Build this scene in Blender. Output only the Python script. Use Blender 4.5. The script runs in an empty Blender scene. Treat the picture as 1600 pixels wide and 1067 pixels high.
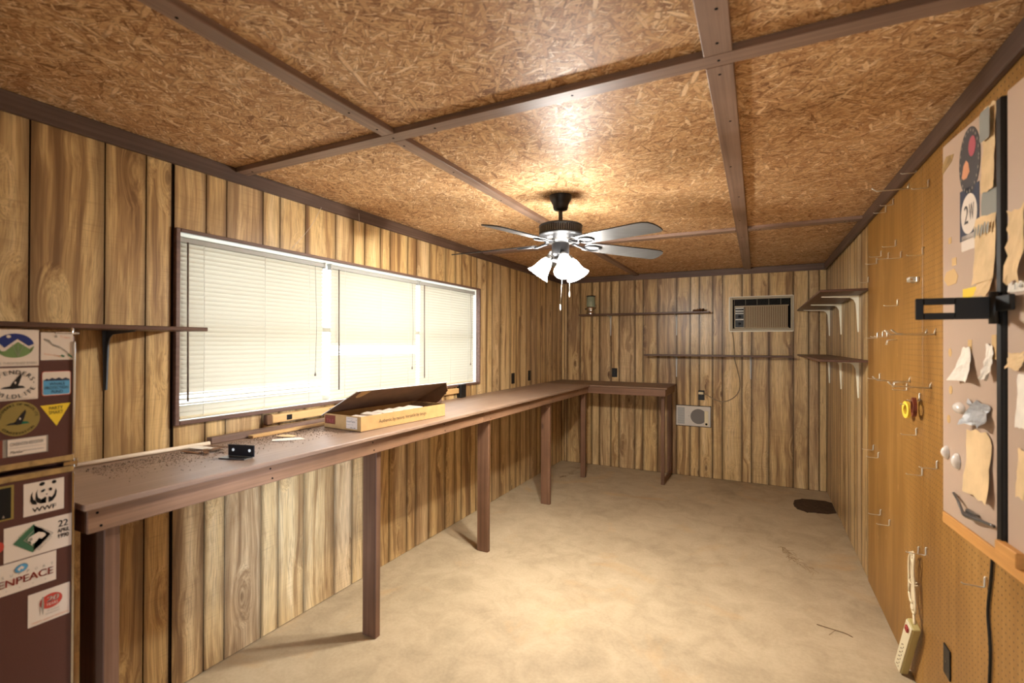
import bpy, math, random
from mathutils import Vector, Matrix
random.seed(7)
PI = math.pi
sc = bpy.context.scene
COL = sc.collection

# ------------------------------------------------------------------ camera, world, light, exposure
EYE = 1.583
cam_d = bpy.data.cameras.new('camera'); cam = bpy.data.objects.new('camera', cam_d); COL.objects.link(cam)
Rv, Uv, Fv = Vector((.893067, .449912, .003325)), Vector((-.000753, -.005895, .999982)), Vector((-.449923, .893054, .004925))
cam.matrix_world = Matrix(((Rv.x, Uv.x, -Fv.x, 0), (Rv.y, Uv.y, -Fv.y, 0), (Rv.z, Uv.z, -Fv.z, EYE), (0, 0, 0, 1)))
cam_d.sensor_fit = 'HORIZONTAL'; cam_d.sensor_width = 36; cam_d.lens = 761.39 * 36 / 1600
cam_d.clip_start = .02; cam_d.clip_end = 200
cam_d.dof.use_dof = True; cam_d.dof.focus_distance = 4.2; cam_d.dof.aperture_fstop = 2.6
sc.camera = cam

w = bpy.data.worlds.new('world'); sc.world = w; w.use_nodes = True
bg = w.node_tree.nodes['Background']
bg.inputs['Color'].default_value = (.86, .93, 1, 1); bg.inputs['Strength'].default_value = 5.0

def area(name, loc, size, power, color, direction):
    d = bpy.data.lights.new(name, 'AREA'); d.shape = 'RECTANGLE'; d.size, d.size_y = size; d.energy = power; d.color = color
    o = bpy.data.objects.new(name, d); COL.objects.link(o); o.location = loc
    o.rotation_euler = Vector(direction).to_track_quat('-Z', 'Y').to_euler(); return o
# daylight entering through the open doorway behind the camera
dl = area('doorway_daylight', (-.02, -.62, 0.70), (.32, 1.0), 4.6, (.56, .71, 1), (-2.36, 2.62, -.10)); dl.data.spread = math.radians(20)

SHADE_EMIT, BULB_EMIT = 108.0, 2100.0
sc.view_settings.view_transform = 'Standard'; sc.view_settings.look = 'None'
sc.view_settings.exposure = 0.2; sc.view_settings.gamma = 1; sc.view_settings.use_curve_mapping = False

# ------------------------------------------------------------------ materials
def lin(c):
    return tuple((x / 12.92 if x <= .04045 else ((x + .055) / 1.055) ** 2.4) for x in [v / 255 for v in c])
class NT:
    def __init__(s, name, rough=.5, spec=.5, metal=0):
        s.m = bpy.data.materials.new(name); s.m.use_nodes = True; s.t = s.m.node_tree
        s.b = s.t.nodes['Principled BSDF']; s.b.inputs['Roughness'].default_value = rough
        s.b.inputs['Specular IOR Level'].default_value = spec; s.b.inputs['Metallic'].default_value = metal
    def n(s, typ, ins=None, **kw):
        nd = s.t.nodes.new('ShaderNode' + typ)
        for k, v in kw.items(): setattr(nd, k, v)
        for k, v in (ins or {}).items():
            sock = nd.inputs[k]
            if isinstance(v, bpy.types.NodeSocket): s.t.links.new(v, sock)
            else: sock.default_value = v
        return nd
    def link(s, a, b): s.t.links.new(a, b)
    def math(s, op, a, b=0.0, c=0.0):
        return s.n('Math', {0: a, 1: b, 2: c}, operation=op).outputs[0]
    def vmath(s, op, a, b=(0, 0, 0)):
        return s.n('VectorMath', {0: a, 1: b}, operation=op).outputs[0]
    def mix(s, f, a, b, blend='MIX'):
        nd = s.n('Mix', None, data_type='RGBA', blend_type=blend)
        for i, v in ((0, f), (6, a), (7, b)):
            if isinstance(v, bpy.types.NodeSocket): s.link(v, nd.inputs[i])
            else: nd.inputs[i].default_value = (tuple(v) + (1,))[:4] if not isinstance(v, (int, float)) else v
        return nd.outputs[2]
    def ramp(s, f, stops, interp='LINEAR'):
        nd = s.n('ValToRGB', {0: f}); cr = nd.color_ramp; cr.interpolation = interp
        while len(cr.elements) < len(stops): cr.elements.new(.5)
        for e, (p, c) in zip(cr.elements, stops):
            e.position = p; e.color = (tuple(c) + (1,))[:4] if not isinstance(c, (int, float)) else (c, c, c, 1)
        return nd.outputs[0]
    def noise(s, v, scale, detail=3, dist=0, rough=.55):
        return s.n('TexNoise', {'Vector': v, 'Scale': scale, 'Detail': detail, 'Distortion': dist, 'Roughness': rough})
    def coords(s): return s.n('TexCoord').outputs['Object']
    def rnd(s): return s.n('ObjectInfo').outputs['Random']
    def mapv(s, v, scale, rot=(0, 0, 0)):
        return s.n('Mapping', {'Vector': v, 'Scale': scale, 'Rotation': rot}).outputs[0]
    def color(s, c): s.link(c, s.b.inputs['Base Color'])
    def bump(s, h, strength=.3, dist=.002):
        nd = s.n('Bump', {'Height': h, 'Strength': strength, 'Distance': dist}); s.link(nd.outputs[0], s.b.inputs['Normal'])
def flat(name, rgb, rough=.5, spec=.4, metal=0, emit=0):
    t = NT(name, rough, spec, metal); t.b.inputs['Base Color'].default_value = lin(rgb) + (1,)
    if emit:
        t.b.inputs['Emission Color'].default_value = lin(rgb) + (1,); t.b.inputs['Emission Strength'].default_value = emit
    return t.m
def speckled(name, rgb, rough=.6, amt=.25, scale=14, spec=.3, metal=0, dark=None):
    t = NT(name, rough, spec, metal); v = t.coords(); n = t.noise(v, scale, 5).outputs[0]
    c = lin(rgb); d = lin(dark) if dark else tuple(x * (1 - amt * 1.6) for x in c); l = tuple(min(1, x * (1 + amt)) for x in c)
    t.color(t.ramp(n, [(.3, d), (.52, c), (.72, l)])); return t.m

def mat_plank():
    t = NT('knotty_pine_print', .33, .42)
    v0 = t.coords(); r = t.rnd()
    off = t.n('CombineXYZ', {0: t.math('MULTIPLY', r, 37.1), 1: t.math('MULTIPLY', r, 61.7), 2: t.math('MULTIPLY', r, 83.3)}).outputs[0]
    v = t.vmath('ADD', v0, off)
    u = t.n('SeparateXYZ', {0: t.n('UVMap').outputs[0]}).outputs[0]
    # knots: stretched voronoi cells
    kv = t.mapv(v, (6.6, 6.6, 2.4))
    vor = t.n('TexVoronoi', {'Vector': kv, 'Scale': 1.0, 'Randomness': 1.0})
    kd = vor.outputs['Distance']
    knot_on = t.math('GREATER_THAN', t.n('SeparateXYZ', {0: vor.outputs['Color']}).outputs[0], .35)
    bend = t.math('MULTIPLY', t.math('MULTIPLY', t.ramp(kd, [(0, 1.0), (.16, .5), (.42, 0.0)]), knot_on), .4)
    bv = t.n('CombineXYZ', {0: bend, 1: bend, 2: 0.0}).outputs[0]
    vb = t.vmath('ADD', v, t.vmath('MULTIPLY', bv, (.22, .22, 0)))
    warp = t.noise(t.mapv(v, (3, 3, 1.1)), 1.0, 2).outputs['Color']
    vb = t.vmath('ADD', vb, t.vmath('MULTIPLY', t.vmath('SUBTRACT', warp, (.5, .5, .5)), (.10, .10, .0)))
    broad = t.noise(t.mapv(vb, (12, 12, .42)), 1.0, 4, .7).outputs[0]
    bands = t.noise(t.mapv(vb, (46, 46, .8)), 1.0, 3, .3).outputs[0]
    fine = t.noise(t.mapv(vb, (210, 210, 5)), 1.0, 3).outputs[0]
    saw = t.noise(t.mapv(v, (5, 5, 190)), 1.0, 2).outputs[0]
    sm = t.noise(t.mapv(v, (4, 4, 2.2)), 1.0, 2).outputs[0]
    s = t.math('ADD', t.math('MULTIPLY', broad, .78), t.math('MULTIPLY', bands, .34))
    s = t.math('ADD', s, t.math('MULTIPLY', t.math('SUBTRACT', r, .5), .12))
    s = t.math('ADD', t.math('MULTIPLY', t.math('SUBTRACT', s, .55), 1.35), .53)
    col = t.ramp(s, [(.30, lin((124, 92, 58))), (.42, lin((172, 136, 88))), (.52, lin((208, 174, 118))), (.64, lin((220, 188, 132))), (.80, lin((230, 202, 150)))])
    grey = t.ramp(s, [(.30, lin((122, 94, 66))), (.50, lin((180, 148, 108))), (.68, lin((222, 192, 146)))])
    col = t.mix(t.ramp(t.math('FRACT', t.math('MULTIPLY', r, 7.3)), [(.5, 0.0), (.9, .75)]), col, grey)
    col = t.mix(t.ramp(fine, [(.34, .5), (.54, 0.0)]), col, lin((132, 98, 64)))
    col = t.mix(t.math('MULTIPLY', t.ramp(saw, [(.52, 0.0), (.66, 1.0)]), t.ramp(sm, [(.48, 0.0), (.62, .26)])), col, lin((140, 108, 74)))
    kmask = t.math('MULTIPLY', t.ramp(kd, [(.02, 1.0), (.06, .8), (.10, .25), (.17, 0.0)]), knot_on)
    col = t.mix(t.math('MULTIPLY', kmask, .85), col, lin((84, 52, 26)))
    rings = t.math('MULTIPLY', t.math('MULTIPLY', t.math('ADD', t.math('SINE', t.math('MULTIPLY', kd, 95)), 1.0), .16), t.math('MULTIPLY', t.ramp(kd, [(.05, 1.0), (.34, 0.0)]), knot_on))
    col = t.mix(rings, col, lin((96, 62, 32)))
    smk = t.noise(t.mapv(v, (6, 6, 1.3)), 1.0, 3, .8).outputs[0]
    col = t.mix(t.ramp(smk, [(.54, 0.0), (.72, .5)]), col, lin((130, 98, 64)))
    # printed dark board edges
    en = t.noise(t.mapv(v, (2, 2, 1.6)), 1.0, 3).outputs[0]
    e = t.math('ABSOLUTE', t.math('SUBTRACT', u, .5))
    e2 = t.math('ADD', e, t.math('MULTIPLY', t.math('SUBTRACT', en, .5), .22))
    col = t.mix(t.ramp(e2, [(.33, 0.0), (.475, .6)]), col, lin((98, 70, 42)))
    t.color(col)
    t.bump(t.math('ADD', fine, t.math('MULTIPLY', saw, .3)), .12, .001)
    return t.m

def mat_osb():
    t = NT('oriented_strand_board', .4, .2)
    v0 = t.coords(); r = t.rnd()
    off = t.n('CombineXYZ', {0: t.math('MULTIPLY', r, 17.1), 1: t.math('MULTIPLY', r, 31.7), 2: 0.0}).outputs[0]
    v = t.vmath('ADD', v0, off)
    wob = t.noise(v, 22, 2).outputs['Color']
    v = t.vmath('ADD', v, t.vmath('MULTIPLY', t.vmath('SUBTRACT', wob, (.5, .5, .5)), (.010, .010, 0)))
    best = None
    for i, (ang, sx, sy) in enumerate(((.2, 12, 78), (1.25, 11, 66), (-.75, 15, 96), (.62, 24, 170), (-1.35, 13, 72), (2.5, 26, 190), (.95, 20, 150), (-.3, 22, 160))):
        vo = t.n('TexVoronoi', {'Vector': t.mapv(v, (1, 1, 1), (0, 0, ang)), 'Scale': 1.0}, voronoi_dimensions='2D')
        mp = t.mapv(t.mapv(v, (1, 1, 1), (0, 0, ang)), (sx, sy, 1)); t.link(mp, vo.inputs['Vector'])
        sp = t.n('SeparateColor', {0: vo.outputs['Color']})
        h, tone = sp.outputs[0], sp.outputs[1]
        edge = vo.outputs['Distance']
        if best is None: best = [h, tone, edge]
        else:
            g = t.math('GREATER_THAN', h, best[0])
            mx = lambda a, b: t.n('Mix', {0: g, 2: a, 3: b}, data_type='FLOAT').outputs[0]
            best = [mx(best[0], h), mx(best[1], tone), mx(best[2], edge)]
    h, tone, edge = best
    grain = t.noise(t.mapv(v, (160, 160, 1)), 1.0, 2).outputs[0]
    big = t.noise(v, 1.6, 2).outputs[0]
    tn = t.math('ADD', t.math('MULTIPLY', tone, .9), t.math('MULTIPLY', t.math('SUBTRACT', grain, .5), .45))
    tn = t.math('ADD', tn, t.math('MULTIPLY', t.math('SUBTRACT', big, .5), .5))
    col = t.ramp(tn, [(.0, lin((132, 94, 62))), (.10, lin((180, 136, 94))), (.4, lin((203, 160, 114))), (.72, lin((218, 180, 132))), (.92, lin((240, 212, 172)))])
    col = t.mix(t.ramp(edge, [(.42, 0.0), (.66, .6)]), col, lin((120, 76, 42)))
    t.color(col)
    t.link(t.ramp(tone, [(0, .56), (1, .42)]), t.b.inputs['Roughness'])
    t.bump(t.math('ADD', h, t.math('MULTIPLY', grain, .3)), .35, .002)
    return t.m

def mat_brown(name, rgb, rough=.55, axis='y', wear=.3, spec=.4):
    t = NT(name, rough, spec); v0 = t.coords(); r = t.rnd()
    v = t.vmath('ADD', v0, t.n('CombineXYZ', {0: t.math('MULTIPLY', r, 9.7), 1: t.math('MULTIPLY', r, 17.7), 2: t.math('MULTIPLY', r, 5.1)}).outputs[0])
    sc_ = {'x': (1.2, 60, 60), 'y': (60, 1.2, 60), 'z': (60, 60, 1.2)}[axis]
    g = t.noise(t.mapv(v, sc_), 1.0, 4, .4).outputs[0]; b = t.noise(v, 3.1, 4).outputs[0]
    c = lin(rgb)
    s = t.math('ADD', t.math('MULTIPLY', g, .6), t.math('MULTIPLY', b, .4))
    col = t.ramp(s, [(.34, tuple(x * (1 - wear) for x in c)), (.5, c), (.68, tuple(min(1, x * (1 + wear * 1.1) + .012) for x in c))])
    kn = t.n('TexVoronoi', {'Vector': t.mapv(v, tuple(4 if q > 2 else 1.6 for q in sc_)), 'Scale': 1.0}).outputs['Distance']
    col = t.mix(t.ramp(kn, [(.03, .8), (.08, 0.0)]), col, tuple(x * .3 for x in c))
    t.color(col); t.bump(g, .15, .001); return t.m

def mat_floor():
    t = NT('worn_concrete', .62, .35); v = t.coords()
    a = t.noise(v, .9, 5, .4, .6).outputs[0]; b = t.noise(v, 5.5, 6, .6, .65).outputs[0]; c = t.noise(v, 60, 3).outputs[0]
    st = t.noise(t.vmath('ADD', v, (11.3, 4.1, 0)), 1.7, 4, 1.2).outputs[0]
    s = t.math('ADD', t.math('MULTIPLY', a, .45), t.math('ADD', t.math('MULTIPLY', b, .4), t.math('MULTIPLY', c, .15)))
    col = t.ramp(s, [(.34, lin((152, 134, 106))), (.47, lin((176, 156, 125))), (.56, lin((188, 168, 136))), (.7, lin((202, 183, 152)))])
    col = t.mix(t.ramp(st, [(.58, 0.0), (.72, .38)]), col, lin((200, 158, 104)))
    cr = t.n('TexVoronoi', {'Vector': t.vmath('ADD', v, t.vmath('MULTIPLY', t.noise(v, 3, 4).outputs['Color'], (.5, .5, 0))), 'Scale': .42}, feature='DISTANCE_TO_EDGE').outputs[0]
    col = t.mix(t.ramp(cr, [(.0, .14), (.004, 0.0)]), col, lin((128, 108, 82)))
    sp = t.noise(v, 130, 2).outputs[0]
    col = t.mix(t.ramp(sp, [(.68, 0.0), (.76, .4)]), col, lin((134, 112, 86)))
    t.color(col); t.bump(t.math('ADD', b, t.math('MULTIPLY', c, .4)), .1, .003); return t.m

def mat_pegboard():
    t = NT('tempered_hardboard', .42, .45); v = t.coords(); s = t.n('SeparateXYZ', {0: v})
    P = .0254
    fy = t.math('SUBTRACT', t.math('FRACT', t.math('DIVIDE', s.outputs[1], P)), .5); fz = t.math('SUBTRACT', t.math('FRACT', t.math('DIVIDE', s.outputs[2], P)), .5)
    d = t.math('SQRT', t.math('ADD', t.math('MULTIPLY', fy, fy), t.math('MULTIPLY', fz, fz)))
    hole = t.ramp(d, [(.115, 1.0), (.14, 0.0)])
    patch = t.ramp(t.math('SUBTRACT', 3.2, s.outputs[1]), [(.0, 0.0), (.22, 1.0)])
    n1 = t.noise(t.mapv(v, (3, 3, .8)), 1.0, 4, .6).outputs[0]; n2 = t.noise(t.mapv(v, (40, 40, 3)), 1.0, 3).outputs[0]
    sm = t.math('ADD', t.math('MULTIPLY', n1, .65), t.math('MULTIPLY', n2, .35))
    col = t.ramp(sm, [(.34, lin((126, 86, 36))), (.5, lin((150, 107, 50))), (.66, lin((172, 128, 68)))])
    sc2 = t.noise(t.mapv(v, (30, 30, 14)), 1.0, 3).outputs[0]
    col = t.mix(t.ramp(sc2, [(.7, 0.0), (.76, .55)]), col, lin((206, 170, 120)))
    col = t.mix(t.math('MULTIPLY', t.math('MULTIPLY', hole, patch), .9), col, lin((52, 30, 12)))
    t.color(col); t.bump(t.math('MULTIPLY', t.math('SUBTRACT', 1.0, hole), patch), .4, .002); return t.m

M = {}
M['plank'] = mat_plank(); M['osb'] = mat_osb(); M['floor'] = mat_floor(); M['peg'] = mat_pegboard()
M['trim'] = mat_brown('brown_stained_trim', (88, 68, 56), .5)
M['batten'] = mat_brown('brown_ceiling_batten', (140, 114, 98), .5); M['batten_x'] = mat_brown('brown_cross_batten', (140, 114, 98), .5, 'x')
M['bench_top'] = mat_brown('brown_painted_bench_top', (146, 120, 100), .42, wear=.2); M['bench_top_x'] = mat_brown('brown_painted_return_top', (126, 98, 76), .5, 'x', wear=.2)
M['bench'] = mat_brown('brown_stained_bench_lumber', (136, 102, 76), .5); M['bench_x'] = mat_brown('brown_stained_return_lumber', (118, 84, 60), .5, 'x'); M['leg'] = mat_brown('brown_stained_leg', (112, 80, 58), .5, 'z')
M['shelf'] = mat_brown('dark_walnut_shelf', (92, 64, 48), .4, 'y'); M['shelf_x'] = mat_brown('dark_walnut_back_shelf', (98, 70, 52), .4, 'x')
M['backing'] = flat('dark_groove_backing', (38, 25, 14), .9, .1)
M['black'] = flat('black_plastic', (16, 15, 14), .45); M['blackmetal'] = flat('black_steel', (10, 10, 11), .42, .5); M['darkbox'] = flat('dark_void', (12, 10, 9), .8, .1)
M['white'] = flat('white_paint', (232, 230, 222), .5); M['cream'] = flat('cream_enamel', (236, 230, 210), .4); M['ivory'] = flat('ivory_plastic', (226, 214, 178), .45)
M['chrome'] = flat('chrome', (205, 205, 205), .15, .5, 1); M['steel'] = flat('zinc_steel', (222, 216, 202), .32, .5, .75); M['bluegrey'] = flat('blue_grey_steel', (96, 110, 126), .4, .5, .3)
M['frame'] = mat_brown('brown_window_strip', (104, 78, 66), .5)
M['headrail'] = flat('grey_headrail', (166, 166, 160), .45)
M['wand'] = flat('smoky_wand', (120, 108, 96), .3)
M['bronze'] = flat('matte_black_bronze', (40, 40, 42), .38, .6, .35); M['nickel'] = flat('pewter_metal', (120, 118, 116), .3, .5, .8)
M['blade'] = mat_brown('weathered_grey_blade', (88, 87, 86), .42, 'x', .12)
M['bladetop'] = flat('dark_blade_edge', (44, 42, 42), .4)
M['maroon'] = speckled('maroon_fridge_enamel', (84, 50, 42), .42, .06, 300, .4); M['brass'] = speckled('aged_brass_trim', (176, 146, 96), .4, .25, 40, .4, .3)
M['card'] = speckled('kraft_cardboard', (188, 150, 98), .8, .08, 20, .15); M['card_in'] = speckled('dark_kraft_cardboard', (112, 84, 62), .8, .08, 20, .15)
M['card_white'] = flat('white_card_edge', (226, 218, 206), .7)
M['blond'] = mat_brown('blond_wood', (206, 166, 110), .5, 'y', .12); M['weathered'] = mat_brown('weathered_brown_board', (118, 94, 80), .6, 'y', .2)
M['palegrey'] = flat('pale_grey_enamel', (206, 206, 200), .4); M['cordgrey'] = flat('grey_brown_cord', (150, 130, 100), .5); M['pvc'] = flat('cream_pipe', (226, 208, 184), .4)
M['debris'] = speckled('dust_and_chips', (126, 110, 96), .9, .4, 90, .1, 0, (70, 58, 50))
M['paper'] = speckled('aged_tan_paper', (222, 190, 144), .8, .1, 12, .2); M['paper_white'] = speckled('off_white_paper', (230, 220, 204), .75, .08, 18, .2)
M['tape'] = flat('old_masking_tape', (206, 168, 110), .6); M['greyprint'] = flat('grey_print', (140, 138, 128), .7); M['foil'] = speckled('crumpled_grey_foil', (160, 158, 156), .45, .25, 30, .4, .15)
M['board'] = speckled('pinkish_white_hardboard', (192, 166, 144), .34, .05, 3, .5); M['ledger'] = mat_brown('raw_pine_strip', (204, 146, 78), .55, 'y', .12)
M['mat'] = speckled('dark_rubber_stain', (74, 56, 40), .8, .25, 30, .2)
M['twig'] = flat('dry_twig', (112, 84, 52), .8); M['dust_fibre'] = flat('dry_leaf_fibre', (150, 122, 84), .8)
M['beige_cord'] = flat('beige_cord', (214, 196, 160), .5); M['olive'] = flat('olive_plastic', (182, 164, 104), .45); M['redswitch'] = flat('red_switch', (150, 30, 24), .35)
M['grille'] = flat('bronze_grille_slat', (168, 148, 116), .45, .4, .2); M['ac_frame'] = flat('khaki_plastic', (172, 160, 136), .5); M['ac_dark'] = flat('dark_louver', (46, 42, 38), .5)
M['heater'] = flat('warm_grey_enamel', (206, 198, 186), .4, .5, .2); M['mesh_grey'] = flat('grey_grille', (150, 150, 148), .5, .4, .3); M['mesh_dark'] = flat('grey_fan_disc', (118, 112, 106), .5, .4, .3)
M['yellowtape'] = flat('yellow_tape', (236, 200, 70), .5); M['browntape'] = flat('reddish_brown_tape', (110, 50, 34), .4)
M['brownrag'] = speckled('brown_rag', (126, 90, 62), .9, .3, 40, .1)
M['web'] = flat('cobweb_thread', (214, 206, 194), .7)
M['ground'] = speckled('outdoor_ground', (206, 202, 190), .9, .2, 3, .1)
for nm, c in dict(s_white=(222, 206, 188), s_blue=(38, 50, 108), s_green=(112, 138, 84), s_ink=(34, 30, 28), s_grey=(150, 140, 126), s_red=(190, 70, 56), s_sky=(92, 158, 196), s_yellow=(232, 196, 52), s_gold=(142, 122, 62),
                  s_dgreen=(64, 104, 74), s_navy=(54, 58, 74), s_peach=(216, 150, 108), s_rose=(176, 84, 92), s_char=(70, 66, 66), s_maroon=(122, 62, 46), s_teal=(30, 96, 70), s_black=(14, 13, 12)).items():
    M[nm] = flat(nm[2:] + '_ink', c, .5, .3)
def mat_slat():
    t = NT('backlit_vinyl_slat', .5, .35); b = t.b; b.inputs['Base Color'].default_value = lin((176, 170, 152)) + (1,)
    tr = t.n('BsdfTranslucent', {'Color': lin((246, 238, 220)) + (1,)}); mx = t.n('MixShader', {0: .32, 1: b.outputs[0], 2: tr.outputs[0]})
    t.link(mx.outputs[0], t.t.nodes['Material Output'].inputs[0]); return t.m
M['slat'] = mat_slat()
def mat_glass(name, tint=(1, 1, 1), fac=.92):
    t = NT(name); g = t.n('BsdfGlossy', {'Roughness': .03}); tr = t.n('BsdfTransparent', {'Color': tuple(tint) + (1,)})
    mx = t.n('MixShader', {0: fac, 1: g.outputs[0], 2: tr.outputs[0]}); t.link(mx.outputs[0], t.t.nodes['Material Output'].inputs[0]); return t.m
M['pane'] = mat_glass('window_glass'); M['plastic'] = mat_glass('clear_plastic_film', (.9, .9, .92), .72)
M['greenglass'] = flat('pale_green_glass', (150, 160, 136), .1, .8)
def mat_shade(name, strength):
    t = NT(name, .4); t.b.inputs['Base Color'].default_value = (.9, .88, .84, 1)
    t.b.inputs['Emission Color'].default_value = (1, .96, .89, 1); t.b.inputs['Emission Strength'].default_value = strength; return t.m
M['shade'] = mat_shade('lit_frosted_shade', SHADE_EMIT); M['bulb'] = mat_shade('lit_bulb', BULB_EMIT)

# ------------------------------------------------------------------ mesh building
class MB:
    """collects geometry in world coordinates; build() links it as one object relative to its parent"""
    def __init__(s): s.v = []; s.f = []; s.mi = []; s.sm = []; s.uv = {}
    def add(s, vs, fs, mi=0, smooth=False, mtx=None):
        b = len(s.v)
        s.v += [tuple(mtx @ Vector(p)) if mtx else tuple(p) for p in vs]
        for f in fs: s.f.append(tuple(b + i for i in f)); s.mi.append(mi); s.sm.append(smooth)
        return b
    def box(s, a, b, mi=0, mtx=None, uvaxis=None):
        x0, y0, z0 = a; x1, y1, z1 = b
        vs = [(x0, y0, z0), (x1, y0, z0), (x1, y1, z0), (x0, y1, z0), (x0, y0, z1), (x1, y0, z1), (x1, y1, z1), (x0, y1, z1)]
        k = s.add(vs, [(0, 3, 2, 1), (4, 5, 6, 7), (0, 1, 5, 4), (1, 2, 6, 5), (2, 3, 7, 6), (3, 0, 4, 7)], mi, False, mtx)
        if uvaxis is not None:
            lo, hi, ax = uvaxis
            for i, p in enumerate(vs): s.uv[k + i] = ((p[ax] - lo) / (hi - lo), 0)
        return s
    def bbox(s, a, b, r=.003, mi=0, mtx=None):
        """box with chamfered edges"""
        a = Vector(a); b = Vector(b); c = (a + b) / 2; h = (b - a) / 2; r = min(r, h.x * .9, h.y * .9, h.z * .9)
        vs = []; idx = {}
        for sx in (-1, 1):
            for sy in (-1, 1):
                for sz in (-1, 1):
                    for k in range(3):
                        p = [sx * h.x, sy * h.y, sz * h.z]
                        for j in range(3):
                            if j != k: p[j] -= (sx, sy, sz)[j] * r
                        idx[sx, sy, sz, k] = len(vs); vs.append(c + Vector(p))
        fs = []
        for k in range(3):
            o = [j for j in range(3) if j != k]
            for sg in (-1, 1):
                q = []
                for d in ((-1, -1), (1, -1), (1, 1), (-1, 1)):
                    t = [0, 0, 0]; t[k] = sg; t[o[0]], t[o[1]] = d; q.append(idx[t[0], t[1], t[2], k])
                fs.append(q)
        for k in range(3):
            o = [j for j in range(3) if j != k]
            for d in ((-1, -1), (1, -1), (1, 1), (-1, 1)):
                t1 = [0, 0, 0]; t1[o[0]], t1[o[1]] = d; t2 = t1[:]; t1[k] = -1; t2[k] = 1
                fs.append([idx[(*t1, o[0])], idx[(*t2, o[0])], idx[(*t2, o[1])], idx[(*t1, o[1])]])
        for sx in (-1, 1):
            for sy in (-1, 1):
                for sz in (-1, 1): fs.append([idx[sx, sy, sz, k] for k in range(3)])
        s.add(vs, fs, mi, False, mtx); s.fixn = True; return s
    def lathe(s, prof, c=(0, 0, 0), n=24, mi=0, mtx=None, smooth=True, cap=True):
        vs = []; fs = []; m = len(prof)
        for r, z in prof:
            for k in range(n): a = 2 * PI * k / n; vs.append((c[0] + r * math.cos(a), c[1] + r * math.sin(a), c[2] + z))
        for i in range(m - 1):
            for k in range(n): fs.append((i * n + k, i * n + (k + 1) % n, (i + 1) * n + (k + 1) % n, (i + 1) * n + k))
        s.add(vs, fs, mi, smooth, mtx)
        if cap:
            for i in (0, m - 1):
                if prof[i][0] > 1e-5:
                    s.add([(c[0] + prof[i][0] * math.cos(2 * PI * k / n), c[1] + prof[i][0] * math.sin(2 * PI * k / n), c[2] + prof[i][1]) for k in range(n)], [tuple(range(n)) if i else tuple(reversed(range(n)))], mi, False, mtx)
        return s
    def tube(s, pts, r, n=8, mi=0, mtx=None, closed=False):
        pts = [Vector(p) for p in pts]; rr = r if isinstance(r, (list, tuple)) else [r] * len(pts); vs = []; fs = []; ref = None; m = len(pts)
        for i, p in enumerate(pts):
            if closed: d = pts[(i + 1) % m] - pts[i - 1]
            else: d = (pts[min(i + 1, m - 1)] - pts[max(i - 1, 0)])
            d.normalize()
            if ref is None: ref = d.orthogonal().normalized()
            ref = (ref - d * ref.dot(d)).normalized(); q = d.cross(ref)
            for k in range(n): a = 2 * PI * k / n; vs.append(p + (ref * math.cos(a) + q * math.sin(a)) * rr[i])
        for i in range(m if closed else m - 1):
            j = (i + 1) % m
            for k in range(n): fs.append((i * n + k, i * n + (k + 1) % n, j * n + (k + 1) % n, j * n + k))
        if not closed: fs += [tuple(reversed(range(n))), tuple((m - 1) * n + k for k in range(n))]
        s.add(vs, fs, mi, True, mtx); return s
    def prism(s, pts, o, u, v, depth, mi=0, smooth=False):
        """polygon pts (2d) in frame o + a*u + b*v, extruded along w = u x v by depth"""
        o, u, v = Vector(o), Vector(u), Vector(v); w_ = u.cross(v).normalized() * depth; n = len(pts)
        lo = [o + u * a + v * b for a, b in pts]; vs = lo + [p + w_ for p in lo]
        fs = [tuple(reversed(range(n))), tuple(range(n, 2 * n))] + [(i, (i + 1) % n, n + (i + 1) % n, n + i) for i in range(n)]
        s.add(vs, fs, mi, smooth); return s
    def poly(s, pts, o, u, v, mi=0):
        o, u, v = Vector(o), Vector(u), Vector(v); s.add([o + u * a + v * b for a, b in pts], [tuple(range(len(pts)))], mi); return s
    def build(s, name, mats, parent=None, fix=False):
        if not isinstance(mats, (list, tuple)): mats = [mats]
        off = Vector((0, 0, 0)); p = parent
        while p is not None: off += p.location; p = p.parent
        me = bpy.data.meshes.new(name); me.from_pydata([tuple(Vector(q) - off) for q in s.v], [], s.f)
        for m in mats: me.materials.append(M[m] if isinstance(m, str) else m)
        for p_, i, sm in zip(me.polygons, s.mi, s.sm): p_.material_index = i; p_.use_smooth = sm
        if s.uv:
            l = me.uv_layers.new(name='UVMap')
            for lp in me.loops: l.data[lp.index].uv = s.uv.get(lp.vertex_index, (.5, 0))
        if getattr(s, 'fixn', False) or fix:
            import bmesh
            bm = bmesh.new(); bm.from_mesh(me); bmesh.ops.recalc_face_normals(bm, faces=bm.faces); bm.to_mesh(me); bm.free()
        me.update(); ob = bpy.data.objects.new(name, me); COL.objects.link(ob); ob.parent = parent; return ob
def tag(o, label=None, cat=None, group=None, kind=None):
    for k, v in (('label', label), ('category', cat), ('group', group), ('kind', kind)):
        if v: o[k] = v
    return o
def thing(name, loc, label, cat, group=None):
    o = bpy.data.objects.new(name, None); o.empty_display_size = .05; COL.objects.link(o); o.location = loc; return tag(o, label, cat, group)
def struct(o): o['kind'] = 'structure'; return o
def sempty(name, loc=(0, 0, 0)):
    o = bpy.data.objects.new(name, None); COL.objects.link(o); o.location = loc; return struct(o)
def ell(cx, cy, rx, ry, n=28, a0=0, a1=2 * PI, rot=0):
    full = abs(a1 - a0 - 2 * PI) < 1e-6; out = []
    for k in range(n if full else n + 1):
        a = a0 + (a1 - a0) * k / n; x, y = rx * math.cos(a), ry * math.sin(a)
        out.append((cx + x * math.cos(rot) - y * math.sin(rot), cy + x * math.sin(rot) + y * math.cos(rot)))
    return out
def rect(x0, y0, x1, y1): return [(x0, y0), (x1, y0), (x1, y1), (x0, y1)]
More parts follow.
